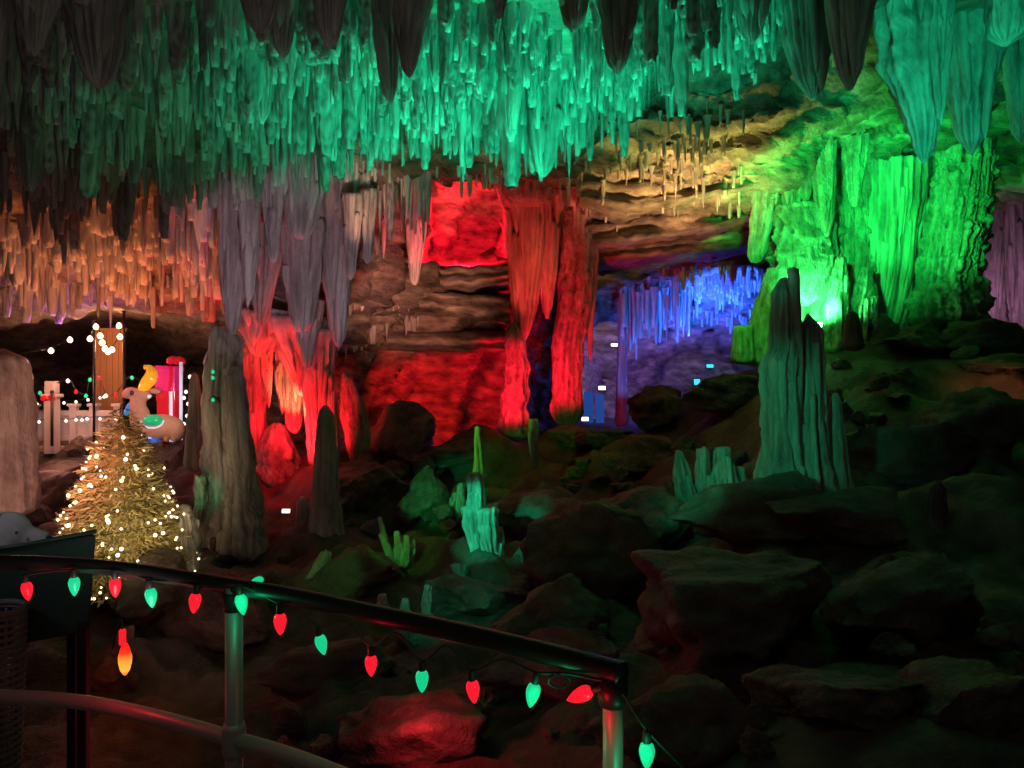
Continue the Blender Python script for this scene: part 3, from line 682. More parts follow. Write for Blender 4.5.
scatter('near', 150, -30, 760, lambda x: -70, lambda x: min(30, edge(x)-20), 34, 66, 12, 24)
scatter('near', 46, -20, 700, lambda x: -40, lambda x: edge(x)-40, 50, 86, 18, 32, flat=.6)
scatter('near', 1000, -30, 640, lambda x: 0, lambda x: edge(x), 26, 58, 7, 15)
scatter('near', 420, -20, 640, lambda x: edge(x)-45, lambda x: edge(x)+8, 18, 44, 4, 9)
scatter('near', 260, 600, 780, lambda x: -40, lambda x: edge(x)+5, 22, 48, 6, 13)
scatter('orange', 460, -20, 224, lambda x: 205, lambda x: 285-(x-110)**2/2000, 9, 40, 4, 15)
scatter('rim', 130, 300, 520, lambda x: 140+abs(x-440)*.1, lambda x: 178, 8, 24, 3, 7)
scatter('redleft', 60, 362, 428, lambda x: 160, lambda x: 200, 20, 60, 5, 11)
scatter('ledge', 170, 560, 748, lambda x: 105, lambda x: 235-(x-590)*.12, 5, 16, 2.5, 6)
scatter('blue', 60, 622, 692, lambda x: 285, lambda x: 318-(x-622)*.2, 20, 52, 3, 7, ydl=18.5)
scatter('blueband', 150, 660, 765, lambda x: 262, lambda x: 318, 6, 16, 3, 6)
scatter('right', 90, 870, 1030, lambda x: -30, lambda x: 30, 20, 50, 8, 16, ydl=10.2)
scatter('far', 80, 236, 420, lambda x: 300, lambda x: 345, 6, 16, 3, 6)
S.sort(key=lambda d: -d['lp']*d['wp'])
# all of the most visible ones stay single objects
n_ind = 255
keep, rest = [], []
for d in S:
    vis = d['py']+d['lp'] > 6 and -5 < d['px'] < 1029
    (keep if (vis and len(keep) < n_ind) else rest).append(d)
for d in keep:
    o = bpy.data.objects.new('stalactite', HI[d['s']]); C.objects.link(o)
    k = d['Y']/F; o.location = P(d['px'], d['py'], d['Y'])+Vector((0, 0, .10*d['Y']/8)); o.scale = (d['wp']*.55*k, d['wp']*.55*k*d['flat'], d['lp']*k+.10*d['Y']/8)
    o.rotation_euler = (0, 0, d['rz'])
    lab = zone_label(d['px'], d['py'], d['kind']); tag(o, lab, 'stalactite', lab)
AV = []; AF = []; base = 0
for d in rest:
    v, f = LO[d['s']]; k = d['Y']/F; L = d['lp']*k+.10*d['Y']/8; r = d['wp']*.55*k
    x = v[:, 0]*r; y = v[:, 1]*r*d['flat']; c, s = math.cos(d['rz']), math.sin(d['rz'])
    p = P(d['px'], d['py'], d['Y'])+Vector((0, 0, .10*d['Y']/8))
    AV.append(np.stack([x*c-y*s+p.x, x*s+y*c+p.y, v[:, 2]*L+p.z], -1)); AF += [tuple(i+base for i in q) for q in f]; base += len(v)
fr = link('stalactite_fringe', mesh('stalactite_fringe', np.concatenate(AV).tolist(), AF), M['drip'])
tag(fr, 'dense fringe of countless small stalactites all over the cave ceiling', 'stalactites', kind='stuff')

# ------------------------------------------------------------------ handrail
RZ = 1.05
def rail_pt(px, py, z=RZ):
    Y = (EYE-RZ)*F/(py-384); return Vector(((px-512)/F*Y, Y, z))
tp = [(-160, 556), (-60, 559), (0, 562), (60, 564), (110, 568), (170, 576), (225, 585), (290, 596), (350, 609), (430, 626), (500, 642), (560, 657), (612, 671), (622, 674)]
top = smoothpath([rail_pt(*q) for q in tp], 6)
hr = empty('handrail', rail_pt(234, 586, 0), 'dark pipe handrail with posts curving along the walkway in front', 'handrail')
def rpart(name, bm, m, lab=None, smooth=True):
    o = link(name, from_bm(name, bm, smooth), M[m], hr, -hr.location)
    if lab: o['label'] = lab
    return o
bm = bmesh.new(); bm_tube(bm, top, .0225, 16); rpart('top_rail', bm, 'dark_pipe', 'dark top rail')
mid = smoothpath([rail_pt(px, py, .635) for px, py in tp[:-1]], 6)
bm = bmesh.new(); bm_tube(bm, mid, .0215, 16); rpart('middle_rail', bm, 'galv', 'bare metal middle rail')
for px, py in ((234, 586.5), (613, 671)):
    b = rail_pt(px, py, 0); bm = bmesh.new(); bm_tube(bm, [b, b+Vector((0, 0, RZ))], .0235 if px < 300 else .0195, 18); rpart('post', bm, 'galv', None)
    bm = bmesh.new(); bm_tube(bm, [b+Vector((0, 0, .59)), b+Vector((0, 0, .605)), b+Vector((0, 0, .665)), b+Vector((0, 0, .68))], [.027, .031, .031, .027], 18); rpart('pipe_fitting', bm, 'galv')
    bm = bmesh.new(); bm_tube(bm, [b, b+Vector((0, 0, .012))], .06, 18); rpart('base_flange', bm, 'galv')
    bm = bmesh.new(); bm_tube(bm, [b+Vector((0, 0, .985)), b+Vector((0, 0, 1.0)), b+Vector((0, 0, 1.035))], [.026, .029, .029], 18); rpart('pipe_fitting', bm, 'dark_pipe')
# string of big coloured bulbs along the rail
bl = [(26, 582, 0, 'red', .1), (74, 577, 0, 'green', 0), (115, 578, 0, 'red', 0), (150, 588, 0, 'green', .1), (196, 593, 0, 'red', -.15), (240, 594, 0, 'green', .15), (280, 613, 0, 'red', 0),
      (319, 635, 0, 'green', .25), (371, 655, 0, 'red', 0), (422, 670, 0, 'green', 0), (472, 680, 0, 'red', .1), (535, 683, 0, 'green', -.2), (592, 690, 0, 'red', 1.15), (647, 742, 0, 'green', 0)]
def railY(px): return float(np.interp(px, [a for a, b in tp], [(EYE-RZ)*F/(b-384) for a, b in tp]))
st = empty('christmas_string_light', P(26, 582, railY(26)-.03), 'string of big red and green bulbs hanging along the handrail', 'string lights')
def lathe(bm, prof, seg=16, mt=Matrix()):
    rings = [[bm.verts.new(mt @ Vector((r*math.cos(k*2*PI/seg), r*math.sin(k*2*PI/seg), z))) for k in range(seg)] for r, z in prof]
    for i in range(len(rings)-1):
        for k in range(seg): bm.faces.new((rings[i][k], rings[i][(k+1) % seg], rings[i+1][(k+1) % seg], rings[i+1][k]))
    bm.faces.new(rings[0][::-1]); bm.faces.new(rings[-1])
BP = [(.007, 0), (.0125, -.006), (.0148, -.015), (.0140, -.024), (.0110, -.035), (.0065, -.045), (.002, -.051), (.0006, -.052)]
bm = bmesh.new(); lathe(bm, BP); bulb_me = {'r': from_bm('bulb', bm)}; bulb_me['g'] = bulb_me['r'].copy(); bulb_me['r'].materials.append(M['bulb_red']); bulb_me['g'].materials.append(M['bulb_green'])
bm = bmesh.new(); lathe(bm, [(.006, .022), (.0085, .02), (.0085, .001), (.0075, -.002)]); sock = from_bm('socket', bm); sock.materials.append(M['socket'])
cordpts = []
for px, py, _, colr, tilt in bl:
    Y = railY(min(px, 622))-.035; p = P(px, py, Y)
    b = link('bulb', bulb_me[colr[0]], None, st, p-st.location); b.rotation_euler = (0.05, -tilt if px != 592 else 1.15, 0); b['label'] = 'lit %s bulb' % colr
    s_ = 1.0 if px > 300 else 1.12; b.scale = (s_,)*3
    link('socket', sock, None, b)
    cordpts.append(p+Vector((.0, 0, .022)))
pts = []
for i, p in enumerate(cordpts):
    pts.append(p)
    if i < len(cordpts)-1:
        q = (p+cordpts[i+1])*.5
        xx = q.x/q.y*F+512
        if xx < 620: q = Vector((q.x, q.y+.01, max(q.z, RZ-.026)))
        pts.append(q)
e = cordpts[-1]; pts += [e+Vector((.10, -.02, -.10)), e+Vector((.22, -.03, -.25))]
bm = bmesh.new(); bm_tube(bm, smoothpath(pts, 6), .0028, 8); link('cord', from_bm('cord', bm), M['cord'], st, -st.location)
bm = bmesh.new(); c0 = P(560, 682, railY(560)-.03)
bm_tube(bm, [c0+Vector((.022*math.cos(t*.5), .003*t*.2, .014*math.sin(t*.5))) for t in range(27)], .002, 6); link('cord_loop', from_bm('cord_loop', bm), M['cord'], st, -st.location)
# single small lit bulb above the rail
bz = link('christmas_bulb', bulb_me['g'].copy(), None, None, P(263, 579, railY(263)+.03)); bz.rotation_euler = (0, 1.3, 0); bz.scale = (.7,)*3; tag(bz, 'small green bulb lying on top of the handrail right of the left post', 'light bulb')
# glowing red bulb by the stone
hb = empty('christmas_bulb', P(125, 650, floor_hit(104, 690).y-.25), 'glowing orange-red lamp bulb hanging beside a rough stone under the handrail', 'light bulb'); hb.scale = (1.6,)*3
bm = bmesh.new(); lathe(bm, [(.012, .03), (.02, .01), (.031, -.03), (.030, -.06), (.022, -.095), (.008, -.118), (.001, -.122)]); link('bulb', from_bm('bulb', bm), M['bulb_hot'], hb)
bm = bmesh.new(); lathe(bm, [(.01, .1), (.016, .095), (.016, .03), (.014, .026)]); link('socket', from_bm('socket', bm), M['bulb_red'], hb, (-.012, 0, 0))  # socket glows red too, the bulb's light put into its material
bm = bmesh.new(); bm_tube(bm, smoothpath([Vector((-.012, 0, .095)), Vector((-.02, .01, .13)), Vector((-.06, .06, .12)), Vector((-.12, .14, .02)), Vector((-.16, .2, -.06))], 6), .006, 6); link('cord', from_bm('cord', bm), M['cord'], hb)

# ------------------------------------------------------------------ things at the lower left
bm = bmesh.new()
q = [P(-60, 556, 2.84), P(18, 547, 2.88), P(97, 532, 2.92), P(90, 632, 2.92), P(-60, 660, 2.84)]
fr_ = [bm.verts.new(v) for v in q]; bk = [bm.verts.new(v+Vector((-.16, .14, -.04 if i < 3 else 0))) for i, v in enumerate(q)]
bm.faces.new(fr_); bm.faces.new(bk[::-1])
for i in range(5): bm.faces.new((fr_[i], bk[i], bk[(i+1) % 5], fr_[(i+1) % 5]))
bmesh.ops.bevel(bm, geom=bm.edges[:], offset=.010, segments=2, affect='EDGES')
o0 = Vector((P(20, 640, 2.9).x, 2.9, 0)); bmesh.ops.translate(bm, verts=bm.verts, vec=-o0)
bn = empty('storage_bin', o0, 'dark green box with a sloping lid behind the left end of the handrail', 'bin')
link('bin_body', from_bm('bin', bm, False), M['bin'], bn)
bm = bmesh.new(); bm_tube(bm, [v+Vector((0, -.006, .004)) for v in q[:3]], .008, 8); link('lid_rim', from_bm('lid_rim', bm), M['bin'], bn, -o0)
for lx, ly in ((q[3].x-.03, 2.93), (q[3].x-.12, 3.02), (q[4].x+.03, 2.9), (q[4].x-.06, 2.98)):
    bm = bmesh.new(); bm_box(bm, (lx-o0.x, ly-o0.y, .35), (.035, .035, .70), bevel=.004); link('leg', from_bm('leg', bm, False), M['black'], bn)
# plush animal
pl = empty('plush_animal', Vector((P(0, 556, 3.13).x, 3.13, 0)), 'white plush animal with its muzzle pointing right, behind the dark green box', 'plush toy')
bm = bmesh.new(); k = 3.13/F; zb = P(0, 556, 3.13).z
for c_, s_ in (((4, -24), (24, 20)), ((26, -17), (17, 11)), ((38, -16), (9, 9)), ((-14, -4), (30, 26))):
    bm_ball(bm, (c_[0]*k, .03, zb-c_[1]*k), (s_[0]*k, s_[1]*k*.6, s_[1]*k))
for zz, rr in ((.22, .2), (.5, .19), (.75, .15)): bm_ball(bm, (-.16, .03, zz), (rr, .09, .23))
o = link('body', from_bm('plush', bm), M['plush'], pl)
rm = o.modifiers.new('blend', 'REMESH'); rm.mode = 'VOXEL'; rm.voxel_size = .009; rm.use_smooth_shade = True
sm = o.modifiers.new('soft', 'SMOOTH'); sm.iterations = 8
bm = bmesh.new(); bm_ball(bm, (46*k, .02, zb+18*k), (.011, .012, .010)); link('nose', from_bm('nose', bm), M['nose'], pl)
bm = bmesh.new(); bm_ball(bm, (-6*k, .0, zb+43*k), (.026, .015, .022)); link('ear', from_bm('ear', bm), M['plush'], pl)
bm = bmesh.new(); bm_ball(bm, (22*k, -.035, zb+25*k), (.006, .005, .006)); link('eye', from_bm('eye', bm), M['nose'], pl)
# wicker basket
bw = empty('wicker_basket', Vector((P(-8, 668, 2.75).x, 2.75, 0)), 'tall grey woven basket at the left edge between the rails', 'basket')
bm = bmesh.new(); kk = 2.75/F; bh = P(0, 610, 2.75).z; nr_ = 31
for r_ in range(nr_):
    z = .015+r_*(bh-.03)/(nr_-1); rad = (22+7*r_/nr_)*kk
    bm_tube(bm, [(rad*math.cos(t*2*PI/44)*(1+.03*math.sin(t*PI/2*2+r_*PI)), rad*math.sin(t*2*PI/44), z+.004*math.sin(t*PI+r_*PI)) for t in range(45)], .0085, 6, False)
for t in range(22): bm_tube(bm, [(22*kk*math.cos(t*2*PI/22), 22*kk*math.sin(t*2*PI/22), 0), (29*kk*math.cos(t*2*PI/22), 29*kk*math.sin(t*2*PI/22), bh)], .006, 6)
link('woven_side', from_bm('basket', bm), M['wicker'], bw)
bm = bmesh.new(); bm_tube(bm, [(29*kk*math.cos(t*2*PI/40), 29*kk*math.sin(t*2*PI/40), bh) for t in range(41)], .012, 8, False); link('rim', from_bm('rim', bm), M['wicker'], bw)
bm = bmesh.new(); bm_tube(bm, [(0, 0, 0), (0, 0, .01)], 21*kk, 24); link('base', from_bm('base', bm), M['wicker'], bw)

# ------------------------------------------------------------------ Christmas tree
TY = 8.1; kt = TY/F; tb = P(122, 584, TY)
tree = empty('christmas_tree', tb, 'gold-lit Christmas tree standing behind the left part of the handrail', 'christmas tree')
H = (584-404)*kt; RB = 66*kt
bm = bmesh.new(); bm_tube(bm, [(0, 0, -.05), (0, 0, H*.9)], [.05, .012], 10); link('trunk', from_bm('trunk', bm), M['bark'], tree)
tiers = 8
def tier_r(z):  # outline radius at height z (0..H), scalloped in tiers
    t = z/H; ph = (t*tiers) % 1.0
    return RB*(1-t)**.78*(1.14-.30*ph)+.03
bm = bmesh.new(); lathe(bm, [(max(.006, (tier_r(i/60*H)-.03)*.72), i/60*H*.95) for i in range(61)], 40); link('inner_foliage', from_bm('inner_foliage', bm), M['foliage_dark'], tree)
rnd = random.Random(3); vs = []; fs = []
for i in range(13000):
    t = 1-math.sqrt(rnd.random()); z = t*H*.985; th = rnd.uniform(0, 2*PI); r = tier_r(z)*rnd.uniform(.72, 1.0)
    p = Vector((r*math.cos(th), r*math.sin(th), z)); out = Vector((math.cos(th), math.sin(th), rnd.uniform(-.5, .35))).normalized()
    out = (out+Vector((rnd.gauss(0, .4), rnd.gauss(0, .4), rnd.gauss(0, .3)))).normalized()
    side = out.cross(Vector((rnd.gauss(0, 1), rnd.gauss(0, 1), 1))).normalized()*rnd.uniform(.006, .011); L_ = rnd.uniform(.05, .10)
    b0 = len(vs); vs += [p-side, p+side, p+out*L_+side*.3, p+out*L_-side*.3]; fs.append((b0, b0+1, b0+2, b0+3))
nl = link('needles', mesh('needles', vs, fs, False), M['foliage'], tree); nl['kind'] = 'stuff'
tl = empty('fairy_lights', tb+Vector((0, -.01, .2)), 'string of tiny warm white fairy lights wound around the Christmas tree', 'string lights')
bm = bmesh.new(); bm_ball(bm, (0, 0, 0), (1, 1, 1), seg=10); fb = from_bm('bulb', bm); fb.materials.append(M['bulb_fairy'])
spir = []; off = tb-tl.location
for i in range(400):
    t = i/399; z = H*.97*t+.05; th = t*2*PI*9; r = tier_r(min(z, H))*.97; spir.append(Vector((r*math.cos(th), r*math.sin(th), z))+off)
bm = bmesh.new(); bm_tube(bm, spir, .004, 5); link('cord', from_bm('cord', bm), M['cord'], tl)
spots = []
while len(spots) < 250:
    t = 1-math.sqrt(1-rnd.random()*.97); z = max(.06, t*H); th = rnd.uniform(0, 2*PI); r = tier_r(z)*1.01+.025
    spots.append((Vector((r*math.cos(th), r*math.sin(th), z))+off, math.sin(th)))
spots.sort(key=lambda s: s[1])
for p, _ in spots[:100]:
    o = link('bulb', fb, None, tl, p); o.scale = (rnd.choice((.010, .013, .013, .019)),)*3
bm = bmesh.new()
for p, _ in spots[100:]: bm_ball(bm, p, (.013,)*3, seg=8)
o = link('bulb', from_bm('bulb', bm), M['bulb_fairy'], tl); o['kind'] = 'stuff'

# ------------------------------------------------------------------ lit terrace on the far left
bm = bmesh.new(); a = P(20, 444, 12.4); bm_box(bm, (P(110, 452, 12.9).x, 13.6, P(110, 452, 12.6).z), (5.4, 2.4, .22), bevel=.03)
ter = link('trim_1', from_bm('terrace', bm, False), M['concrete']); tag(ter, kind='structure')
TZ = P(110, 452, 12.6).z+.11
# white picket parapet
fc = empty('white_fence', (P(80, 440, 12.6).x, 12.6, TZ), 'low white fence draped with small lights on the far left terrace', 'fence')
def fpart(name, bm, m, lab=None): return link(name, from_bm(name, bm, False), M[m], fc, -fc.location)
xs = [P(x, 400, 12.6).x for x in (34, 52, 74, 94, 118)]
for x in xs:
    bm = bmesh.new(); bm_box(bm, (x, 12.6, TZ+.32), (.11, .11, .64), bevel=.01); bm_box(bm, (x, 12.6, TZ+.66), (.16, .16, .05), bevel=.01); fpart('post', bm, 'white_paint')
for z in (.12, .52):
    bm = bmesh.new(); bm_box(bm, ((xs[0]+xs[-1])/2, 12.6, TZ+z), (xs[-1]-xs[0], .05, .08), bevel=.008); fpart('rail', bm, 'white_paint')
bm = bmesh.new()
for i in range(26):
    x = xs[0]+(i+.5)*(xs[-1]-xs[0])/26; bm_box(bm, (x, 12.63, TZ+.32), (.055, .02, .5), bevel=.004)
fpart('picket_panel', bm, 'white_paint')
# lantern post with red bow
lp = empty('white_pillar', (P(52, 440, 12.2).x, 12.2, TZ-.1), 'white square pillar with a red bow at its top on the far left terrace', 'pillar')
bm = bmesh.new(); bm_box(bm, (0, 0, .45), (.17, .17, .9), bevel=.015); link('shaft', from_bm('shaft', bm, False), M['white_paint'], lp)
bm = bmesh.new(); bm_box(bm, (0, 0, .92), (.24, .24, .06), bevel=.015); bm_box(bm, (0, 0, 1.05), (.16, .16, .2), bevel=.02); link('cap', from_bm('cap', bm, False), M['white_paint'], lp)
bm = bmesh.new()
for s_ in (-1, 1): bm_ball(bm, (s_*.06, -.11, .88), (.06, .03, .045), Matrix.Rotation(s_*.4, 3, 'Y'))
bm_ball(bm, (0, -.12, .87), (.025, .03, .025)); link('bow', from_bm('bow', bm), M['redwrap'], lp)
# thin dark poles and the wooden panel
for px, y0, y1, lab in ((52, 392, 446, 'thin dark pole in front of the white pillar'), (94, 322, 446, 'thin dark pole left of the wooden panel, string bulbs at its top'), (124, 312, 446, 'thin dark pole right of the wooden panel')):
    Yp = 11.9; b = P(px, y1, Yp); t = P(px, y0, Yp); bm = bmesh.new(); bm_tube(bm, [(0, 0, 0), t-b], .02, 10); bm_ball(bm, t-b, (.03, .03, .03))
    tag(link('pole', from_bm('pole', bm), M['black'], None, b), lab, 'pole')
wp = empty('wooden_panel', (P(110, 440, 13.2).x, 13.2, TZ), 'orange-lit wooden panel between two thin poles on the terrace', 'panel')
bm = bmesh.new()
for i in range(5): bm_box(bm, ((i-2)*.105, 0, .95), (.1, .04, 1.9), bevel=.006)
link('planks', from_bm('planks', bm, False), M['wood'], wp)
bm = bmesh.new(); bm_box(bm, (0, .01, 1.93), (.56, .07, .07), bevel=.008); link('top_bar', from_bm('top_bar', bm, False), M['wood'], wp)
# string lights of the terrace
def string(label, pts, Y, m, rad, cols=None, sag=4, cat='string lights'):
    root = empty('string_lights', P(*pts[0], Y), label, cat)
    bm = bmesh.new(); path = []
    for (x, y) in pts: path.append(P(x, y, Y)-root.location+Vector((0, 0, rad*1.2)))
    bm_tube(bm, smoothpath(path, 4), .006, 6); link('cord', from_bm('cord', bm), M['cord'], root)
    mes = {}
    for i, (x, y) in enumerate(pts):
        mm = (cols[i % len(cols)] if cols else m)
        if mm not in mes:
            bm = bmesh.new(); lathe(bm, [(.3*rad, 1.2*rad), (.75*rad, .7*rad), (rad, 0), (.8*rad, -.6*rad), (.3*rad, -1.0*rad)], 12); mes[mm] = from_bm('bulb', bm); mes[mm].materials.append(M[mm])
        o = link('bulb', mes[mm], None, root, P(x, y, Y)-root.location)
        if cols: o['label'] = 'lit %s bulb' % {'bulb_red': 'red', 'bulb_green': 'green', 'bulb_white': 'white'}[mm]
string('swag of warm round bulbs hanging in a V from the thin poles', [(90, 339), (96, 327), (100, 336), (102, 343), (105, 349), (108, 352), (112, 350), (120, 337), (119, 326)], 11.8, 'bulb_warm', .042)
string('two lone warm bulbs strung over the fat stalagmite at the left edge', [(-14, 350), (5, 358), (51, 351), (70, 340)], 10.4, 'bulb_warm', .036)
string('red and green bulb string running above the white fence', [(40, 393), (52, 388), (68, 381), (76, 392), (86, 396), (90, 380), (99, 378), (106, 396), (116, 395), (132, 378), (150, 396), (165, 398), (190, 377), (214, 377)], 12.2, None, .03, ['bulb_green', 'bulb_red', 'bulb_white', 'bulb_red', 'bulb_green'])
string('upper row of small white lights along the white fence', [(31, 402), (37, 404), (50, 408), (64, 403), (76, 402), (88, 400), (100, 398), (104, 397)], 12.45, 'bulb_white', .022)
string('lower row of small white lights along the foot of the white fence', [(34, 422), (39, 422), (46, 421), (58, 420), (66, 421), (76, 420), (82, 420), (87, 419), (100, 419), (116, 420)], 12.45, 'bulb_white', .024)
string('vertical string of white lights right of the lit reindeer figure', [(186, 392), (184, 398), (188, 404), (190, 410), (187, 416), (184, 424), (180, 430)], 11.9, 'bulb_white', .026)
string('pair of green bulbs hanging on the thick grey-green column', [(213, 372), (213, 378), (213, 400)], 9.1, 'bulb_green', .022)

# reindeer / llama style lit figure
DY = 11.6; kd = DY/F; d0 = P(158, 440, DY)
deer = empty('reindeer_figure', d0, 'lit tan animal figure facing left with a yellow horn and a green saddle cloth', 'figure')
def dp(x, y): return ((x-158)*kd, 0, (440-y)*kd)
def blob(name, items, m, remesh=True, yth=.7):
    bm = bmesh.new()
    for x, y, rx, rz_, ang in items:
        bm_ball(bm, dp(x, y), (rx*kd, min(rx, rz_)*kd*yth+.02, rz_*kd), Matrix.Rotation(ang, 3, 'Y'))
    o = link(name, from_bm(name, bm), M[m], deer)
    if remesh:
        r = o.modifiers.new('blend', 'REMESH'); r.mode = 'VOXEL'; r.voxel_size = .018; r.use_smooth_shade = True
        s_ = o.modifiers.new('soft', 'SMOOTH'); s_.iterations = 4
    return o
blob('body', [(160, 427, 24, 13, 0), (140, 418, 10, 15, 0), (138, 405, 8, 14, 0), (140, 395, 11, 7, 0), (131, 393, 8, 6, 0), (176, 430, 9, 12, 0), (127, 394, 5, 5, 0)], 'tan')
blob('ear', [(155, 391, 6, 3, .1)], 'tan', False)
blob('ear_tuft', [(146, 395, 5, 4, .5)], 'whiteglow', False)
bm = bmesh.new(); hp = [(142, 391), (146, 384), (150, 379), (151.5, 373), (149, 368), (144.5, 367)]
bm_tube(bm, smoothpath([Vector(dp(*h)) for h in hp], 5), [.035+.065*math.sin(PI*min(1, i/25*.95+.15)) for i in range(26)], 14); link('horn', from_bm('horn', bm), M['yellow'], deer)
bm = bmesh.new(); e = dp(135.5, 393); bm_ball(bm, (e[0], -.115, e[2]), (.032, .02, .04)); link('eye', from_bm('eye', bm), M['nose'], deer)
o = blob('scarf', [(130, 408, 4, 7, .45), (127, 412, 3, 4, .4)], 'blue', False)
bm = bmesh.new(); e = dp(157, 420); bm_ball(bm, (e[0], -.13, e[2]), (10*kd, .09, 6*kd)); link('saddle_cloth', from_bm('saddle_cloth', bm), M['greencloth'], deer)
bm = bmesh.new(); e = dp(157, 420); bm_tube(bm, [(e[0]+11.5*kd*math.cos(t*PI/12), -.16, e[2]+7.5*kd*math.sin(t*PI/12)) for t in range(12, 25)], .012, 8); link('saddle_trim', from_bm('saddle_trim', bm), M['whiteglow'], deer)
for x in (146, 152, 168, 176):
    bm = bmesh.new(); p = Vector(dp(x, 434)); bm_tube(bm, [p+Vector((0, -.05, .03)), p+Vector((0, -.05, -.08)), p+Vector((-.01, -.05, -.10))], [.05, .042, .045], 10)
    link('leg', from_bm('leg', bm), M['tan'] if x > 160 else M['whiteglow'], deer)
bm = bmesh.new(); e = dp(152, 440); bm_box(bm, (e[0], -.08, e[2]), (.28, .16, .06), bevel=.01); link('base_block', from_bm('base_block', bm, False), M['bluepanel'], deer)
# presents stacked behind it
def gift(label, x0, y0, x1, y1, m, Y=11.95, bow=True, rz=0.0):
    b = P((x0+x1)/2, y1, Y); wd = (x1-x0)/F*Y; ht = (y1-y0)/F*Y
    r = empty('gift_box', b, label, 'gift box')
    r.rotation_euler.y = rz
    bm = bmesh.new(); bm_box(bm, (0, 0, ht*.42), (wd*.94, wd*.9, ht*.84), bevel=.015); link('box', from_bm('box', bm, False), M[m], r)
    bm = bmesh.new(); bm_box(bm, (0, 0, ht*.90), (wd, wd*.96, ht*.2), bevel=.015); link('lid', from_bm('lid', bm, False), M[m], r)
    bm = bmesh.new(); bm_box(bm, (wd*.28, 0, ht*.5), (.05, wd*.98, ht*1.01), bevel=.004); link('ribbon', from_bm('ribbon', bm, False), M['redwrap'] if m == 'pink' else M['whiteglow'], r)
    if bow:
        bm = bmesh.new()
        for s_ in (-1, 1): bm_ball(bm, (wd*.28+s_*.07, 0, ht*1.0+.09), (.085, .05, .06), Matrix.Rotation(s_*.5, 3, 'Y'))
        bm_ball(bm, (wd*.28, 0, ht+.06), (.035,)*3); link('bow', from_bm('bow', bm), M['redwrap'], r)
gift('red gift box under the pink one behind the lit animal figure', 160, 391, 179, 441, 'redwrap', bow=False)
gift('bright pink gift box with a red bow, stacked above the red one', 158, 366, 179, 391, 'pink', rz=.05)
bm = bmesh.new(); b = P(181, 440, 11.75); bm_tube(bm, [(0, 0, 0), (0, 0, (440-362)/F*11.75)], .025, 10); tag(link('light_pole', from_bm('pole', bm), M['whiteglow'], None, b), 'slim white-blue lit pole beside the pink gift box', 'pole')

# ------------------------------------------------------------------ floodlights and panels
def flood(label, px, py, Y, lens, wpx=10, hpx=5, tilt=.3, group=None):
    b = P(px, py+hpx*.9, Y); k = Y/F
    r = empty('floodlight', b, label, 'floodlight', group)
    wd, ht = wpx*k, hpx*k
    bm = bmesh.new(); bm_box(bm, (0, .35*ht, ht*.9), (wd*1.12, ht*.6, ht*1.25), Matrix.Rotation(-tilt, 3, 'X'), bevel=ht*.1); link('housing', from_bm('housing', bm, False), M['black'], r)
    bm = bmesh.new(); bm_box(bm, (0, 0, ht*.9), (wd, ht*.14, ht), Matrix.Rotation(-tilt, 3, 'X'), bevel=ht*.05); link('lens', from_bm('lens', bm, False), M[lens], r)
    bm = bmesh.new(); bm_tube(bm, [(-wd*.6, .3*ht, ht*.9), (-wd*.62, .3*ht, 0), (wd*.62, .3*ht, 0), (wd*.6, .3*ht, ht*.9)], ht*.07, 8); link('bracket', from_bm('bracket', bm), M['black'], r)
flood('small white glaring floodlight high in the blue grotto', 615, 345, 20., 'lens_white', 8, 3)
flood('white floodlight at the left of the blue grotto above the blue panels', 602, 388, 18.5, 'lens_white', 7, 4)
flood('white floodlight on the ground below the blue panels', 585, 419, 17.5, 'lens_white', 7, 4)
flood('cyan floodlight on the grotto floor right of the thin blue column', 640, 404, 18.5, 'lens_cyan', 15, 5)
flood('cyan floodlight on the slope edge, lower of the two by the green flowstone', 697, 382, 14.5, 'lens_cyan', 6, 6)
flood('cyan floodlight on the slope edge, upper of the two by the green flowstone', 710, 366, 14.2, 'lens_cyan', 7, 3.5)
flood('pinkish-white floodlight among rocks below the red stalagmite', 462, 464, 11.6, 'lens_red', 14, 6)
flood('small warm floodlight on the floor of the red grotto', 286, 511, 9.8, 'lens_white', 8, 4)
flood('green floodlight at the foot of the green flowstone', 816, 326, 11.6, 'lens_green', 12, 8, tilt=-.4)
for x0, x1, y0, y1, lab in ((583, 593, 392, 420, 'blue-lit panel at the left of the blue grotto'), (596, 604, 394, 420, 'brighter blue-lit panel nearest the thin blue column')):
    b = P((x0+x1)/2, y1+3, 18); bm = bmesh.new(); bm_box(bm, (0, 0, (y1+3-y0)/F*9), ((x1-x0)/F*18, .05, (y1+3-y0)/F*18), bevel=.01); tag(link('display_panel', from_bm('panel', bm, False), M['bluepanel'], None, b), lab, 'panel')

# ------------------------------------------------------------------ lights
def spot(name, p, target, col, e, ang=90, blend=.6, rad=.15):
    l = bpy.data.lights.new(name, 'SPOT'); l.color = col; l.energy = e; l.spot_size = math.radians(ang); l.spot_blend = blend; l.shadow_soft_size = rad
    o = bpy.data.objects.new(name, l); C.objects.link(o); o.location = p
    o.rotation_euler = (Vector(target)-Vector(p)).to_track_quat('-Z', 'Y').to_euler(); return o
def point(name, p, col, e, rad=.1):
    l = bpy.data.lights.new(name, 'POINT'); l.color = col; l.energy = e; l.shadow_soft_size = rad
    o = bpy.data.objects.new(name, l); C.objects.link(o); o.location = p; return o
TEAL = (.01, 1, .46); GRN = (.01, 1, .11); RED = (1, .008, .03); BLUE = (.02, .10, 1)
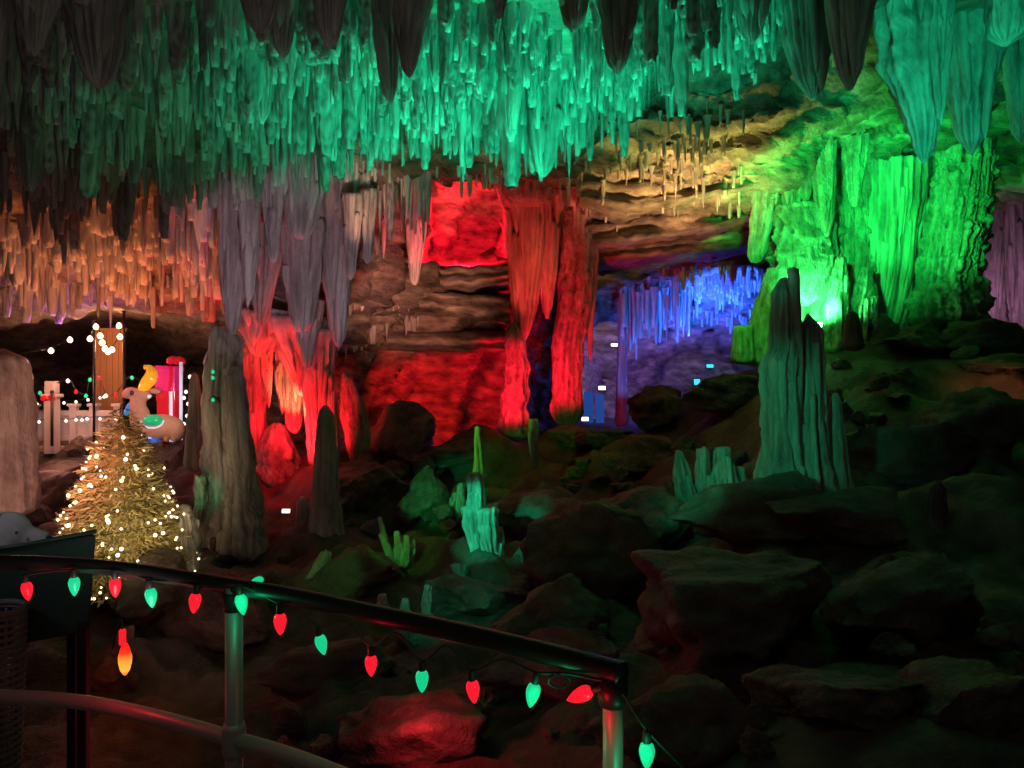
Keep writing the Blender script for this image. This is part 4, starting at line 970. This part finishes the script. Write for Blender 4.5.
# teal lamps washing the near ceiling from below, a little way in
spot('teal_spot', (.75, 5.6, 1.1), P(545, 60, 6.9), TEAL, 900, 88, .9, .25)
spot('teal_spot', (-.8, 5.2, 1.2), P(400, 70, 6.6), TEAL, 290, 72, .9, .25)
spot('teal_spot', (-2.1, 5.2, 1.2), P(245, 70, 6.6), (.02, .8, .30), 100, 72, .9, .25)
spot('teal_spot', (2.0, 6.3, 1.5), P(705, 25, 7.0), TEAL, 260, 80, .9, .2)
spot('teal_spot', (3.9, 6.4, 3.0), P(940, 55, 9.2), TEAL, 420, 56, .8, .2)
spot('teal_spot', (2.4, 3.2, 1.6), P(808, 30, 5.5), (.02, 1, .5), 12, 50, .8, .2)
spot('slate_fill', (-1.0, 2.2, .9), P(200, 60, 5), (.66, .66, .60), 40, 90, .9, .4)
# bright green lamp at the flowstone foot; the other spots here are added
spot('green_lamp', P(816, 316, 11.9), P(822, 262, 12.4), (.05, 1, .16), 280, 150, .5, .07)
spot('green_spot', (3.2, 9.2, 3.9), P(830, 205, 12.6), GRN, 1000, 60, .5, .15)
spot('green_spot', P(735, 290, 11.0), P(764, 325, 12.2), (.04, 1, .06), 60, 70, .6, .1)
spot('green_spot', (4.6, 9.8, 4.0), P(943, 190, 12.8), GRN, 560, 50, .4, .15)
spot('green_spot', (5.2, 9.2, 3.4), P(870, 100, 12.0), GRN, 160, 60, .8, .15)
spot('olive_spot', P(720, 330, 10.8), P(700, 150, 11.5), (.66, .64, .14), 680, 84, .9, .2)
spot('peach_spot', P(690, 340, 10.6), P(672, 190, 12.6), (1, .40, .22), 760, 62, .9, .2)
# red
spot('red_niche_spot', P(466, 262, 12.7), P(466, 215, 14.8), RED, 420, 150, .6, .1)
point('red_niche_fill', P(466, 225, 13.4), RED, 45, .2)
spot('red_spot', P(492, 412, 10.9), P(512, 384, 12.7), RED, 560, 46, .4, .1)
spot('red_spot', P(560, 418, 11.3), P(570, 345, 13.2), RED, 430, 60, .5, .1)
spot('red_spot', P(440, 405, 12.4), P(425, 395, 14.2), (1, .015, .02), 210, 95, .8, .1)
spot('coral_spot', P(522, 420, 10.6), P(532, 240, 12.8), (1, .05, .035), 640, 32, .7, .1)
spot('red_grotto_spot', P(290, 470, 10.2), P(312, 375, 10.9), (1, .012, .02), 300, 120, .6, .1)
spot('red_grotto_spot', P(275, 400, 10.2), P(280, 480, 11.2), (1, .01, .025), 90, 90, .6, .1)
spot('red_grotto_spot', P(262, 415, 10.4), P(275, 330, 11.0), (1, .04, .02), 80, 66, .6, .1)
spot('cream_spot', P(296, 430, 10.5), P(292, 385, 11.3), (1, .66, .26), 50, 45, .6, .05)
# orange, lilac and dusky fills
spot('orange_spot', P(110, 400, 9.4), P(110, 235, 10.), (1, .25, .07), 210, 105, .8, .2)
spot('lilac_spot', (-1.6, 5.2, 1.0), P(300, 255, 9.4), (.86, .58, .74), 330, 40, .8, .2)
spot('dusk_spot', P(430, 380, 9.), P(412, 272, 13), (1, .38, .25), 560, 46, .8, .2)
# blue grotto
spot('blue_spot', P(720, 390, 17.5), P(715, 290, 19.5), BLUE, 3600, 90, .7, .2)
spot('blue_spot', P(650, 400, 16.5), P(655, 310, 18.5), (.02, .16, 1), 420, 55, .7, .2)
point('blue_fill', P(690, 370, 22), (.13, .09, .9), 260, .3)
spot('tan_spot', P(605, 400, 19), P(620, 365, 24), (1, .55, .35), 260, 70, .7, .2)
spot('magenta_spot', P(1000, 318, 13.4), P(1015, 250, 14.6), (.75, .3, .62), 60, 110, .8, .2)
spot('ledge_green_spot', P(1000, 240, 12.6), P(1010, 175, 13.4), GRN, 40, 60, .6, .1)
spot('orange_rim', P(1040, 335, 10.), P(1010, 372, 10.4), (1, .3, .12), 22, 70, .8, .1)
# terrace and tree
point('terrace_warm', P(108, 340, 12.2), (1, .45, .2), 45, .1)
point('terrace_warm', P(50, 380, 11.4), (1, .4, .22), 40, .1)
point('terrace_blue', P(178, 345, 17.2), (.05, .12, 1), 520, .1)
point('terrace_violet', P(66, 335, 10.8), (.5, .1, 1), 12, .05)
spot('tree_fill', P(100, 560, 6.6), P(118, 480, 8.1), (1, .74, .42), 75, 75, .8, .3)  # unseen spots added before the tree to brighten its foliage
spot('tree_fill', P(160, 560, 6.8), P(128, 500, 8.1), (1, .72, .40), 45, 75, .8, .3)
spot('figure_spot', P(150, 395, 10.3), P(156, 408, 11.6), (1, .70, .60), 50, 60, .7, .1)
# small green pools on the slope
spot('floor_green_spot', (-1.6, 5.6, 1.1), P(482, 525, 8.4), (.01, 1, .45), 480, 18, .5, .04)
spot('floor_green_spot', (-1.6, 5.6, 1.1), P(425, 488, 9.4), (.02, 1, .24), 420, 13, .5, .04)
spot('floor_lime_spot', (-1.7, 5.6, .9), P(398, 540, 8.3), (.10, 1, .10), 150, 13, .5, .04)
spot('floor_green_spot', (-1.0, 5.0, .9), P(440, 595, 7.0), (.01, 1, .45), 60, 26, .5, .04)
spot('floor_lime_spot', (-1.4, 8.5, 1.2), P(505, 455, 10.8), (.14, 1, .05), 70, 30, .5, .04)
spot('stalagmite_green_spot', (.5, 4.6, 1.7), P(775, 420, 7.3), (.01, 1, .40), 105, 30, .8, .1)
spot('stalagmite_green_spot', (.6, 5.4, 1.2), P(705, 490, 8.0), (.01, 1, .40), 90, 28, .8, .1)
spot('leaf_green_spot', (-1.9, 5.2, .8), P(320, 570, 7.6), (.03, 1, .15), 50, 16, .5, .04)
spot('leaf_green_spot', (-2.9, 6.2, 1.2), P(201, 490, 9.0), (.02, 1, .35), 90, 10, .5, .04)
point('rail_red_glow', P(420, 722, 4.7), (1, .03, .05), 6.5, .03)
point('rail_red_glow', P(100, 675, 2.2), (1, .02, .05), .35, .02)
point('rail_red_glow', P(122, 650, floor_hit(104, 690).y-.75), (1, .06, .02), 3.0, .03)
for px, py, c_ in ((240, 606, 'g'), (26, 596, 'r'), (590, 706, 'r'), (537, 706, 'g'), (640, 760, 'g'), (115, 600, 'r'), (350, 655, 'r')):
    point('bulb_glow', P(px, py, railY(min(px, 622))-.08), (1, .02, .04) if c_ == 'r' else (.02, 1, .4), .12, .015)
spot('walkway_fill', (1.0, 1.0, 4.0), (1.0, 7, 0), (1, .82, .72), 12, 120, .9, .4)
spot('rail_fill', (-1.2, .6, 2.4), P(140, 660, 2.4), (1, .84, .76), 3.2, 80, .9, .3)
spot('plush_fill', (-2.6, 2.0, 2.0), P(20, 530, 3.1), (.85, .82, .95), 12, 40, .8, .1)
spot('slope_fill', (1.2, 2.5, 2.3), P(935, 530, 6.6), (.95, .92, .9), 9, 26, .9, .2)
spot('left_rose_spot', P(80, 470, 7.0), P(10, 440, 9.2), (1, .31, .26), 110, 110, .9, .2)
point('left_rose_glow', P(40, 440, 10.2), (1, .40, .30), 16, .2)
spot('pale_rock_spot', P(170, 585, 5.6), P(220, 620, 6.8), (1, .72, .55), 8, 90, .9, .1)
spot('pink_spot', P(440, 310, 10.4), P(402, 215, 11.6), (1, .04, .08), 190, 40, .8, .1)
spot('stone_red_spot', P(122, 630, 5.0), P(104, 680, floor_hit(104, 690).y), (1, .16, .08), 7, 70, .9, .1)
spot('brown_ledge_spot', P(370, 260, 8.6), P(368, 166, 10.2), (1, .42, .26), 75, 50, .9, .1)
spot('blue_column_spot', P(640, 415, 16.8), P(622, 362, 19), (.03, .18, 1), 190, 42, .7, .1)
